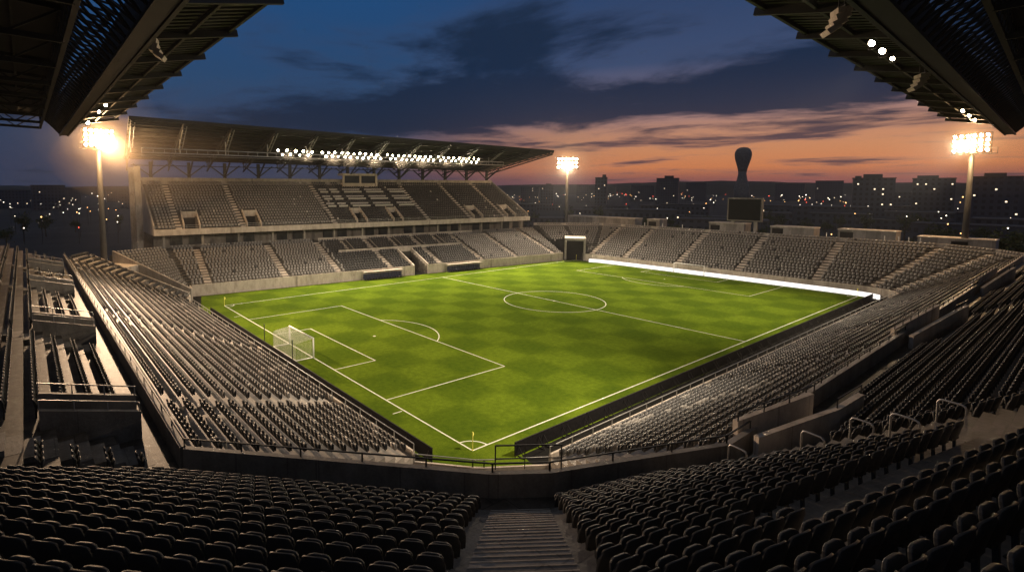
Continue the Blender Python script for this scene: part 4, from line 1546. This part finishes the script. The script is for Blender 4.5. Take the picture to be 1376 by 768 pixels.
# low roofs of the district just behind the end stand
for i in range(26):
    px = 700 + i * 27 + rb.uniform(-8, 8)
    d = rb.uniform(240, 520)
    building(px, d, rb.uniform(14, 40), rb.uniform(10, 18), rb.uniform(4.5, 11), f'low dark house of the district behind the end stand, {ordinal(i + 1)} from the left', 'low houses behind the end stand', (), 1 if i % 2 else 0)

# bulb topped tower on the skyline: a plain generic landmark
tx, ty = at(995, 700)
tw = thing('landmark_tower', 'dark bulb topped tower standing alone against the orange sunset sky', 'tower', (tx, ty, 0))
m = MB()
m.lathe([(8.6, 0), (8.2, 16), (7.6, 21), (6.4, 26), (5.0, 31), (4.2, 36), (4.2, 39)], (0, 0, 0), 28); part(m, 'shaft', M_CONC_D, tw, True)
m = MB()
m.lathe([(4.2, 39), (5.0, 43), (6.4, 48), (7.8, 53), (8.5, 57.5), (8.2, 61), (6.8, 64), (4.2, 65.9), (0.6, 66.5)], (0, 0, 0), 28); part(m, 'bulb', M_CONC_D, tw, True)

# street lamps of the city -----------------------------------------------------
lamps = []
lm0 = {}


def street_lamp(px, dist, h, kind, label, grp, r):
    x, y = at(px, dist)
    key = (kind, round(r, 2), h)
    if key not in lm0:
        m = MB()
        m.tube([(0, 0, 0), (0, 0, h)], 0.10, 6)
        prof = [(r * math.sin(math.pi * q / 6) + 0.001, h + r - r * math.cos(math.pi * q / 6)) for q in range(7)]
        m.lathe(prof, (0, 0, 0), 8, 1)
        o = m.build('street_lamp', [M_STEEL_D, {'w': M_CITYW, 'o': M_CITYO, 'r': M_CITYR}[kind]])
        lm0[key] = o
    else:
        o = lm0[key].copy(); COL.objects.link(o)
    o.location = (x, y, 0)
    tag(o, label, 'street lamp', grp)


rl = random.Random(3)


def lamp_kind():
    k = rl.random()
    return 'w' if k < 0.66 else ('o' if k < 0.93 else 'r')


def city_lamp(px, d, kind, f):
    word = {'w': 'white', 'o': 'orange', 'r': 'red'}[kind]
    r = max(0.15, round(0.00080 * d * f / 0.1) * 0.1)
    side = 'beyond the end stand' if px > 600 else 'beyond the left mast'
    street_lamp(px, d, rl.choice((6, 8, 10)), kind, f'tiny glowing {word} street lamp in the dark city {side}', f'{word} city lamps {side}', r)


# lamps stand along the streets: each street is a line in plan with a steady spacing
for st in range(31):
    left_side = st >= 25
    px0, d0 = (rl.uniform(0, 150), rl.uniform(250, 900)) if left_side else (rl.uniform(700, 1340), 220 + 1000 * rl.random() ** 1.2)
    x0, y0 = at(px0, d0)
    a = rl.choice((0.15, 0.15 + math.pi / 2, 0.9)) + rl.uniform(-0.2, 0.2)
    kind = lamp_kind()
    n = rl.randint(6, 13)
    stp = rl.uniform(22, 40)
    for i in range(n):
        x, y = x0 + math.cos(a) * stp * i + rl.uniform(-3, 3), y0 + math.sin(a) * stp * i + rl.uniform(-3, 3)
        d = math.hypot(x - CAM.x, y - CAM.y)
        px = 574.93 + FPX * math.tan(YAW - math.atan2(y - CAM.y, x - CAM.x))
        if d < 200 or d > 1500 or not (680 < px < 1385 or -5 < px < 182):
            continue
        if rl.random() < 0.85:
            city_lamp(px, d, kind if rl.random() < 0.85 else lamp_kind(), rl.choice((0.28, 0.35, 0.45, 0.6)))
for i in range(90):
    px = rl.uniform(690, 1376) if i < 72 else rl.uniform(2, 175)
    city_lamp(px, 210 + 1000 * rl.random() ** 1.3, lamp_kind(), rl.choice((0.25, 0.3, 0.4, 0.55, 0.8)))

# trees beyond the stand --------------------------------------------------------
def make_tree(seed, h, w):
    rr = np.random.default_rng(seed)
    t = thing('tree', 'x', 'tree')
    m = MB(); m.tube([(0, 0, 0), (0.1, 0.05, h * 0.3), (0.0, 0.15, h * 0.6)], 0.25, 7, 0, 0.1)
    for q in range(4):
        a = q * 1.7
        m.tube([(0.05, 0.05, h * (0.3 + 0.07 * q)), (math.cos(a) * w * 0.3, math.sin(a) * w * 0.3, h * (0.55 + 0.06 * q))], 0.1, 5, 0, 0.04)
    part(m, 'trunk', M_BARK, t)
    m = MB()
    for q in range(26):
        c = rr.normal(0, 1, 3); c /= np.linalg.norm(c)
        c = c * rr.uniform(0.25, 1.0) * np.array([w * 0.42, w * 0.42, h * 0.30]) + np.array([0, 0, h * 0.66])
        for _ in range(26):
            p = c + rr.normal(0, 0.42, 3) * np.array([1, 1, 0.8]) * w / 5
            a = rr.normal(0, 1, 3); a /= np.linalg.norm(a)
            b = np.cross(a, rr.normal(0, 1, 3)); b /= np.linalg.norm(b)
            s_ = rr.uniform(0.18, 0.42)
            m.face([p - a * s_, p + b * s_ * 0.6, p + a * s_, p - b * s_ * 0.6])
    part(m, 'crown', M_LEAF, t)
    return t


protos = [make_tree(1, 9.0, 7.0), make_tree(2, 7.5, 7.5), make_tree(3, 11.0, 6.5)]
used = set()
spots_t = []
for i in range(46):
    px = 690 + i * 15 + rl.uniform(-6, 6)
    spots_t.append((px, rl.uniform(165, 300)))
spots_t += [(6, 240), (30, 260), (60, 280), (100, 300), (160, 300)]
for i, (px, d) in enumerate(spots_t):
    q = i % 3
    x, y = at(px, d)
    if x < 128 and px > 600:
        k_ = (129 - CAM.x) / max(1e-3, (x - CAM.x))
        x, y = CAM.x + (x - CAM.x) * k_, CAM.y + (y - CAM.y) * k_
    if q in used:
        o = copy_tree(protos[q])
    else:
        o = protos[q]; used.add(q)
    o.location = (x, y, -0.02)
    o.rotation_euler = (0, 0, rl.uniform(0, 6))
    sc_ = rl.uniform(0.75, 1.15)
    o.scale = (sc_, sc_, sc_)
    tag(o, f'dark tree beyond the end stand, {ordinal(i + 1)} of the row from the left' if px > 600 else f'dark tree beyond the left mast, {ordinal(i - 45)} from the left', 'tree', 'dark trees beyond the stands')

# ------------------------------------------------------------------ seats
# simple template in local axes: x across, y forwards, z up


def tpl_far():
    m = MB()
    m.hexa([(-0.20, -0.02, 0.30), (0.20, -0.02, 0.30), (0.20, -0.09, 0.30), (-0.20, -0.09, 0.30), (-0.19, -0.13, 0.80), (0.19, -0.13, 0.80), (0.19, -0.20, 0.80), (-0.19, -0.20, 0.80)])
    m.hexa([(-0.19, 0.0, 0.36), (0.19, 0.0, 0.36), (0.19, 0.30, 0.40), (-0.19, 0.30, 0.40), (-0.19, 0.0, 0.42), (0.19, 0.0, 0.42), (0.19, 0.30, 0.46), (-0.19, 0.30, 0.46)])
    return m


BACK_PROFILE = [(-0.255, 0.36), (-0.27, 0.55), (-0.262, 0.74), (-0.235, 0.83), (-0.17, 0.885), (0, 0.905), (0.17, 0.885), (0.235, 0.83), (0.262, 0.74), (0.27, 0.55), (0.255, 0.36)]


def shell(m, prof, th, yb, lean=0.22, dish=0.05, nu=8, nv=5):
    """rounded, dished backrest: front and back skins joined by a rim"""
    def pt(u, v, side):
        # round the upper corners: full width low down, narrowing towards the top
        zt = 0.765 + 0.14 * max(0.0, 1 - abs(u) ** 2.8) ** (1 / 2.8)
        z = 0.36 + (zt - 0.36) * v
        hw = 0.255 + 0.02 * math.sin(min(v, 0.8) * 2.2)
        if v > 0.8: hw -= 0.035 * ((v - 0.8) / 0.2) ** 2
        x = u * hw
        t_ = th * (1.0 if v < 0.9 else 0.6)
        return (x, yb - (z - 0.36) * lean + dish * u * u - side * t_ - 0.025 * max(0, v - 0.75) , z)
    b = len(m.v)
    for side in (0, 1):
        for j in range(nv + 1):
            v = (0, 0.3, 0.6, 0.82, 0.94, 1.0)[j] if nv == 5 else j / nv
            for i in range(nu + 1):
                m.v.append(pt(math.sin(math.pi / 2 * (-1 + 2 * i / nu)), v, side))
    N1 = (nu + 1) * (nv + 1)
    g = lambda i, j, s_: b + s_ * N1 + j * (nu + 1) + i
    for j in range(nv):
        for i in range(nu):
            m.f.append((g(i + 1, j, 0), g(i, j, 0), g(i, j + 1, 0), g(i + 1, j + 1, 0))); m.mi.append(0)
            m.f.append((g(i, j, 1), g(i + 1, j, 1), g(i + 1, j + 1, 1), g(i, j + 1, 1))); m.mi.append(0)
    for i in range(nu):
        m.f.append((g(i + 1, nv, 0), g(i, nv, 0), g(i, nv, 1), g(i + 1, nv, 1))); m.mi.append(0)
        m.f.append((g(i, 0, 0), g(i + 1, 0, 0), g(i + 1, 0, 1), g(i, 0, 1))); m.mi.append(0)
    for j in range(nv):
        m.f.append((g(0, j, 0), g(0, j, 1), g(0, j + 1, 1), g(0, j + 1, 0))); m.mi.append(0)
        m.f.append((g(nu, j, 1), g(nu, j, 0), g(nu, j + 1, 0), g(nu, j + 1, 1))); m.mi.append(0)


def pan(m, yb, tip=78):
    """tipped-up seat pan hinged at the bottom of the backrest"""
    q = Matrix.Rotation(R(tip), 3, 'X')
    hinge = Vector((0, yb + 0.05, 0.40))
    prof = [(0.245 * math.copysign(abs(math.cos(a_)) ** 0.55, math.cos(a_)), 0.20 + 0.19 * math.copysign(abs(math.sin(a_)) ** 0.6, math.sin(a_))) for a_ in [math.pi * 2 * q_ / 16 + 0.2 for q_ in range(16)]]
    n = len(prof)
    b = len(m.v)
    for side in (0, 1):
        for x, y in prof:
            m.v.append(tuple(hinge + q @ Vector((x, y, 0.05 * side + 0.03 * (abs(x) / 0.25) ** 2))))
    m.f.append(tuple(b + i for i in range(n))[::-1]); m.f.append(tuple(b + n + i for i in range(n))); m.mi += [0, 0]
    for i in range(n):
        j = (i + 1) % n
        m.f.append((b + i, b + j, b + n + j, b + n + i)); m.mi.append(0)


def bracket(m, yb):
    m.bar((-0.21, yb - 0.02, 0.38), (0.21, yb - 0.02, 0.38), 0.05)
    m.bar((0, yb - 0.02, 0.38), (0, yb - 0.05, 0.0), 0.06)
    m.box((-0.09, yb - 0.14, 0), (0.09, yb + 0.04, 0.02))


def tpl_mid():
    m = MB(); shell(m, BACK_PROFILE, 0.06, 0.0, nu=10, nv=4); pan(m, 0.0); m.bar((0, -0.02, 0.38), (0, -0.05, 0), 0.07)
    return m


def tpl_low():
    """backrest with clipped corners and a tipped-up pan"""
    m = MB()
    prof = [(-0.26, 0.34), (-0.27, 0.74), (-0.18, 0.88), (0.18, 0.88), (0.27, 0.74), (0.26, 0.34)]
    n = len(prof); b = len(m.v)
    for side in (0, 1):
        for x, z in prof:
            m.v.append((x, -(z - 0.34) * 0.22 - side * 0.07, z))
    m.f.append(tuple(b + i for i in range(n))); m.f.append(tuple(b + n + i for i in range(n))[::-1]); m.mi += [0, 0]
    for i in range(n):
        j = (i + 1) % n
        m.f.append((b + j, b + i, b + n + i, b + n + j)); m.mi.append(0)
    m.hexa([(-0.24, 0.03, 0.36), (0.24, 0.03, 0.36), (0.24, 0.10, 0.36), (-0.24, 0.10, 0.36), (-0.22, 0.08, 0.76), (0.22, 0.08, 0.76), (0.22, 0.15, 0.74), (-0.22, 0.15, 0.74)])
    return m


# choose the 300 seats that show largest
cand = []
for i, st in enumerate(SEATS):
    if st[0] != 1:
        continue
    pr = project((st[2], st[3], st[4] + 0.8))
    if pr and -20 < pr[0] < 1396 and pr[1] < 800:
        cand.append((pr[2], i))
cand.sort()
near = set(i for _, i in cand[:300])

# individual seats
proto_seat = None
cnt = {}
order_idx = {}
for i, st in enumerate(SEATS):
    if st[0] == 1:
        b, k, j, q = st[8]
        order_idx.setdefault((b, k), []).append(i)
seat_no = {}
for (b, k), lst in order_idx.items():
    key = (lambda i: SEATS[i][2]) if b in ('right block', 'right stand') else (lambda i: -SEATS[i][2] if b == 'left block' else SEATS[i][3])
    for q, i in enumerate(sorted(lst, key=key)):
        seat_no[i] = q + 1
for i in sorted(near, key=lambda i: (str(SEATS[i][8][0]), SEATS[i][8][1], seat_no[i])):
    style, mm, x, y, z, ang, pw, sh, meta = SEATS[i]
    b, k = meta[0], meta[1]
    if b in ('left block', 'right block'):
        lb = f'black tip-up seat, {ordinal(seat_no[i])} from the central steps in row {k + 1} above parapet, {b}'
    elif b == 'right stand':
        lb = f'black tip-up seat in right stand, row {k + 1} above walkway, {ordinal(seat_no[i])} from its near end'
    else:
        lb = f'black tip-up seat in left stand, row {k + 1} above walkway, {ordinal(seat_no[i])} from its near end'
    if proto_seat is None:
        t = thing('stadium_seat', lb, 'seat', (x, y, z), ang, 'black seats of the near terrace')
        m = MB(); shell(m, BACK_PROFILE, 0.055, 0.0, nu=14)
        o = part(m, 'backrest', M_SEAT_K, t, False)
        o.data.polygons.foreach_set('use_smooth', [True] * len(o.data.polygons))
        bv = o.modifiers.new('bevel', 'BEVEL'); bv.width = 0.014; bv.segments = 2; bv.limit_method = 'ANGLE'; bv.angle_limit = R(50)
        m = MB(); pan(m, 0.0); o = part(m, 'seat_pan', M_SEAT_K, t)
        bv = o.modifiers.new('bevel', 'BEVEL'); bv.width = 0.012; bv.segments = 2; bv.limit_method = 'ANGLE'; bv.angle_limit = R(50)
        m = MB(); bracket(m, 0.0); part(m, 'bracket', M_STEEL_D, t)
        proto_seat = t
    else:
        t = copy_tree(proto_seat)
        t.location = (x, y, z)
        t.rotation_euler = (0, 0, ang)
        tag(t, lb, 'seat', 'black seats of the near terrace')
    t.scale = (pw / 0.575, sh, sh)

# the rest of the seats: one mesh
T_ = [tpl_far(), tpl_mid(), tpl_low()]
V, F_idx, F_len, F_mat = [], [], [], []
base = 0
for style in (0, 1, 2):
    tv = np.array(T_[style].v)
    tf = T_[style].f
    rec = [s for i, s in enumerate(SEATS) if s[0] == style and i not in near]
    if not rec:
        continue
    P = np.array([[s[2], s[3], s[4]] for s in rec]); ang = np.array([s[5] for s in rec]); pw = np.array([s[6] for s in rec]); sh = np.array([s[7] for s in rec])
    ca, sa = np.cos(ang), np.sin(ang)
    sx = pw / (0.575 if style == 1 else 0.60)
    X = tv[None, :, 0] * sx[:, None]; Y = tv[None, :, 1] * sh[:, None]; Z = tv[None, :, 2] * sh[:, None]
    W = np.stack([P[:, 0:1] + ca[:, None] * X - sa[:, None] * Y, P[:, 1:2] + sa[:, None] * X + ca[:, None] * Y, P[:, 2:3] + Z], axis=2)
    V.append(W.reshape(-1, 3))
    nv = len(tv)
    li = np.concatenate([np.array(f) for f in tf]); ll = np.array([len(f) for f in tf])
    offs = base + np.arange(len(rec)) * nv
    F_idx.append((li[None, :] + offs[:, None]).reshape(-1))
    F_len.append(np.tile(ll, len(rec)))
    F_mat.append(np.repeat(np.array([s[1] for s in rec]), len(tf)))
    base += nv * len(rec)
V = np.concatenate(V); F_idx = np.concatenate(F_idx); F_len = np.concatenate(F_len); F_mat = np.concatenate(F_mat)
me = bpy.data.meshes.new('stadium_seats')
me.vertices.add(len(V)); me.vertices.foreach_set('co', V.astype(np.float32).ravel())
me.loops.add(len(F_idx)); me.loops.foreach_set('vertex_index', F_idx.astype(np.int32))
me.polygons.add(len(F_len))
ls = np.concatenate([[0], np.cumsum(F_len)[:-1]])
me.polygons.foreach_set('loop_start', ls.astype(np.int32)); me.polygons.foreach_set('loop_total', F_len.astype(np.int32))
for m_ in (M_SEAT_K, M_SEAT_G, M_SEAT_D, M_SEAT_W):
    me.materials.append(m_)
me.polygons.foreach_set('material_index', F_mat.astype(np.int32))
me.update(calc_edges=True)
so = bpy.data.objects.new('stadium_seats', me)
COL.objects.link(so)
tag(so, 'thousands of plastic seats filling the far stands and the upper terraces', 'seats', kind='stuff')
print('seats', len(SEATS), 'faces', len(F_len))

# ------------------------------------------------------------------ haze
mb = MB(); mb.box((-320, -320, -1.1), (3200, 3200, 96))
hz = mb.build('haze', [])
hm = bpy.data.materials.new('haze'); hm.use_nodes = True
nt = hm.node_tree
for n in list(nt.nodes):
    if n.type != 'OUTPUT_MATERIAL': nt.nodes.remove(n)
out = [n for n in nt.nodes if n.type == 'OUTPUT_MATERIAL'][0]
pv = N(nt, 'ShaderNodeVolumePrincipled')
pv.inputs['Color'].default_value = (0.85, 0.87, 0.92, 1)
pv.inputs['Density'].default_value = 0.00010
pv.inputs['Anisotropy'].default_value = 0.70
nt.links.new(pv.outputs[0], out.inputs['Volume'])
hz.data.materials.append(hm)
tag(hz, kind='stuff')

def mist(c, r, density, label, col=(0.95, 0.85, 0.72)):  # volume added to build up the glow of the lamps
    m = MB()
    n = 10
    m.lathe([(math.sin(math.pi * q / n) + 0.001, -math.cos(math.pi * q / n)) for q in range(n + 1)], (0, 0, 0), 24)
    m.v = [(c[0] + x * r[0], c[1] + y * r[1], c[2] + z * r[2]) for x, y, z in m.v]
    o = m.build('glow_mist', [])
    mm = bpy.data.materials.new('glow_mist'); mm.use_nodes = True
    t_ = mm.node_tree
    for q in list(t_.nodes):
        if q.type != 'OUTPUT_MATERIAL': t_.nodes.remove(q)
    o_ = [q for q in t_.nodes if q.type == 'OUTPUT_MATERIAL'][0]
    v = N(t_, 'ShaderNodeVolumePrincipled')
    v.inputs['Color'].default_value = (*col, 1)
    v.inputs['Density'].default_value = density
    v.inputs['Anisotropy'].default_value = 0.3
    t_.links.new(v.outputs[0], o_.inputs['Volume'])
    o.data.materials.append(mm)
    return tag(o, label, 'mist', kind='stuff')


mist((-17.5, 95.0, 31.5), (15, 12.5, 14), 0.0030, 'thin mist added as glow round the lamps of the left mast')
mist((-17.0, 93.0, 31.0), (9, 8.6, 8), 0.0030, 'denser core of the added glow mist at the lamps of the left mast')
mist((-5.0, 87.0, 26.0), (19, 8, 9), 0.0050, 'thin drift of mist between the left mast and the upper tier', (1.0, 0.72, 0.42))  # orange of the lamp glow is put into the mist colour
mist((116.0, 83.0, 30.0), (11.5, 11.5, 12), 0.0040, 'thin mist added as glow round the lamps of the farthest mast')
mist((114.6, 81.6, 29.4), (7.5, 7.5, 7), 0.0035, 'denser core of the added glow mist at the lamps of the farthest mast')
mist((128.5, -14.5, 31.0), (12.5, 11, 12), 0.0034, 'thin mist added as glow round the lamps of the right mast')
mist((126.0, -13.2, 30.2), (8, 7, 7), 0.0030, 'denser core of the added glow mist at the lamps of the right mast')
p_ = MS(44.3, 7.0, 28.6)
o = mist((0, 0, 0), (31, 3.2, 3.2), 0.006, 'thin mist added as glow along the string of floodlights on the main stand')
o.location = p_; o.rotation_euler = (0, 0, A_M)

# ------------------------------------------------------------------ sky (dusk)
w = bpy.data.worlds.new('World')
S.world = w
w.use_nodes = True
nt = w.node_tree
L = nt.links.new
bg = nt.nodes['Background']
tc = N(nt, 'ShaderNodeTexCoord')
nv_ = N(nt, 'ShaderNodeVectorMath', operation='NORMALIZE')
L(tc.outputs['Generated'], nv_.inputs[0])
sx = N(nt, 'ShaderNodeSeparateXYZ'); L(nv_.outputs[0], sx.inputs[0])


def math_(op, a, b=None, c=None):
    n = N(nt, 'ShaderNodeMath', operation=op)
    for i, v in enumerate((a, b, c)):
        if v is None: continue
        if isinstance(v, (int, float)): n.inputs[i].default_value = v
        else: L(v, n.inputs[i])
    return n.outputs[0]


def smooth(v, a, b):
    n = N(nt, 'ShaderNodeMapRange', interpolation_type='SMOOTHSTEP')
    L(v, n.inputs[0]); n.inputs[1].default_value = a; n.inputs[2].default_value = b
    return n.outputs[0]


def ramp(v, stops):
    n = N(nt, 'ShaderNodeValToRGB')
    e = n.color_ramp.elements
    while len(e) < len(stops): e.new(0.5)
    for q, (p, c) in zip(e, stops):
        q.position = p; q.color = (*c, 1)
    L(v, n.inputs[0])
    return n.outputs[0]


def mix(f, a, b):
    n = N(nt, 'ShaderNodeMix', data_type='RGBA')
    L(f, n.inputs[0])
    for i, v in ((6, a), (7, b)):
        if isinstance(v, tuple): n.inputs[i].default_value = (*v, 1)
        else: L(v, n.inputs[i])
    return n.outputs[2]


el = math_('ARCSINE', sx.outputs[2])
elf = math_('MULTIPLY', el, 1 / R(30))           # 0..1 over 0..30 degrees
SUNAZ = R(14)
hx = math_('MULTIPLY', sx.outputs[0], math.cos(SUNAZ)); hy = math_('MULTIPLY_ADD', sx.outputs[1], math.sin(SUNAZ), hx)
hl = math_('SQRT', math_('ADD', math_('MULTIPLY', sx.outputs[0], sx.outputs[0]), math_('MULTIPLY', sx.outputs[1], sx.outputs[1])))
dz_ = math_('DIVIDE', hy, math_('MAXIMUM', hl, 0.001))     # cos of azimuth from the sunset
sunf = smooth(dz_, math.cos(R(46)), math.cos(R(9)))
d = lambda deg: deg / 30
warm = ramp(elf, [(0.0, (0.20, 0.065, 0.085)), (d(0.9), (0.36, 0.115, 0.085)), (d(2.0), (0.66, 0.225, 0.085)), (d(3.6), (0.62, 0.255, 0.115)), (d(5.6), (0.52, 0.25, 0.155)), (d(8.0), (0.22, 0.17, 0.22)), (d(12), (0.045, 0.072, 0.155)), (d(19), (0.022, 0.052, 0.135)), (0.8, (0.10, 0.11, 0.14)), (1.0, (0.125, 0.135, 0.16))])
cool = ramp(elf, [(0.0, (0.040, 0.046, 0.085)), (d(2), (0.034, 0.044, 0.088)), (d(5), (0.026, 0.046, 0.098)), (d(10), (0.022, 0.062, 0.145)), (d(19), (0.014, 0.066, 0.185)), (0.8, (0.10, 0.11, 0.14)), (1.0, (0.125, 0.135, 0.16))])
sky = mix(sunf, cool, warm)
# clouds on a flat layer
zz = math_('ADD', math_('MAXIMUM', sx.outputs[2], 0.0), 0.045)
cx = math_('DIVIDE', sx.outputs[0], zz); cyy = math_('DIVIDE', sx.outputs[1], zz)
cv = N(nt, 'ShaderNodeCombineXYZ'); L(cx, cv.inputs[0]); L(cyy, cv.inputs[1])
mp = N(nt, 'ShaderNodeMapping'); L(cv.outputs[0], mp.inputs[0])
mp.inputs['Rotation'].default_value = (0, 0, R(38)); mp.inputs['Scale'].default_value = (0.50, 0.42, 1); mp.inputs['Location'].default_value = (3.1, 1.7, 0)
nz = N(nt, 'ShaderNodeTexNoise'); nz.inputs['Scale'].default_value = 1.05; nz.inputs['Detail'].default_value = 9; nz.inputs['Roughness'].default_value = 0.62; nz.inputs['Distortion'].default_value = 0.35
L(mp.outputs[0], nz.inputs['Vector'])
# cover by height: bank between 5 and 15 degrees, denser away from the left
cover = ramp(elf, [(0.0, (0, 0, 0)), (d(3.6), (0.0, 0.0, 0.0)), (d(5.0), (0.07, 0.07, 0.07)), (d(7.5), (0.25, 0.25, 0.25)), (d(12), (0.15, 0.15, 0.15)), (d(18), (0.06, 0.06, 0.06)), (1.0, (0.05, 0.05, 0.05))])
azf = smooth(dz_, math.cos(R(80)), math.cos(R(30)))
cov = math_('MULTIPLY', cover, math_('MULTIPLY_ADD', azf, 0.6, 0.4))
cl = math_('ADD', nz.outputs['Fac'], cov)
cm = smooth(cl, 0.55, 0.69)
edge = smooth(cl, 0.50, 0.60)
ccol = ramp(elf, [(0.0, (0.10, 0.05, 0.06)), (d(4), (0.085, 0.050, 0.065)), (d(6.5), (0.012, 0.021, 0.048)), (d(12), (0.006, 0.019, 0.050)), (0.7, (0.010, 0.022, 0.050)), (1.0, (0.10, 0.108, 0.13))])
rim = mix(smooth(elf, d(6.5), d(10.5)), mix(sunf, (0.036, 0.048, 0.095), (0.24, 0.145, 0.15)), (0.045, 0.062, 0.125))
sky2 = mix(math_('MULTIPLY', edge, 0.25), sky, rim)
ccool = ramp(elf, [(0.0, (0.022, 0.027, 0.052)), (d(6.5), (0.012, 0.021, 0.046)), (d(12), (0.006, 0.019, 0.050)), (0.7, (0.010, 0.022, 0.050)), (1.0, (0.10, 0.108, 0.13))])
sky3 = mix(math_('MULTIPLY', cm, 0.93), sky2, mix(sunf, ccool, ccol))
L(sky3, bg.inputs['Color'])
bg.inputs['Strength'].default_value = 1.0
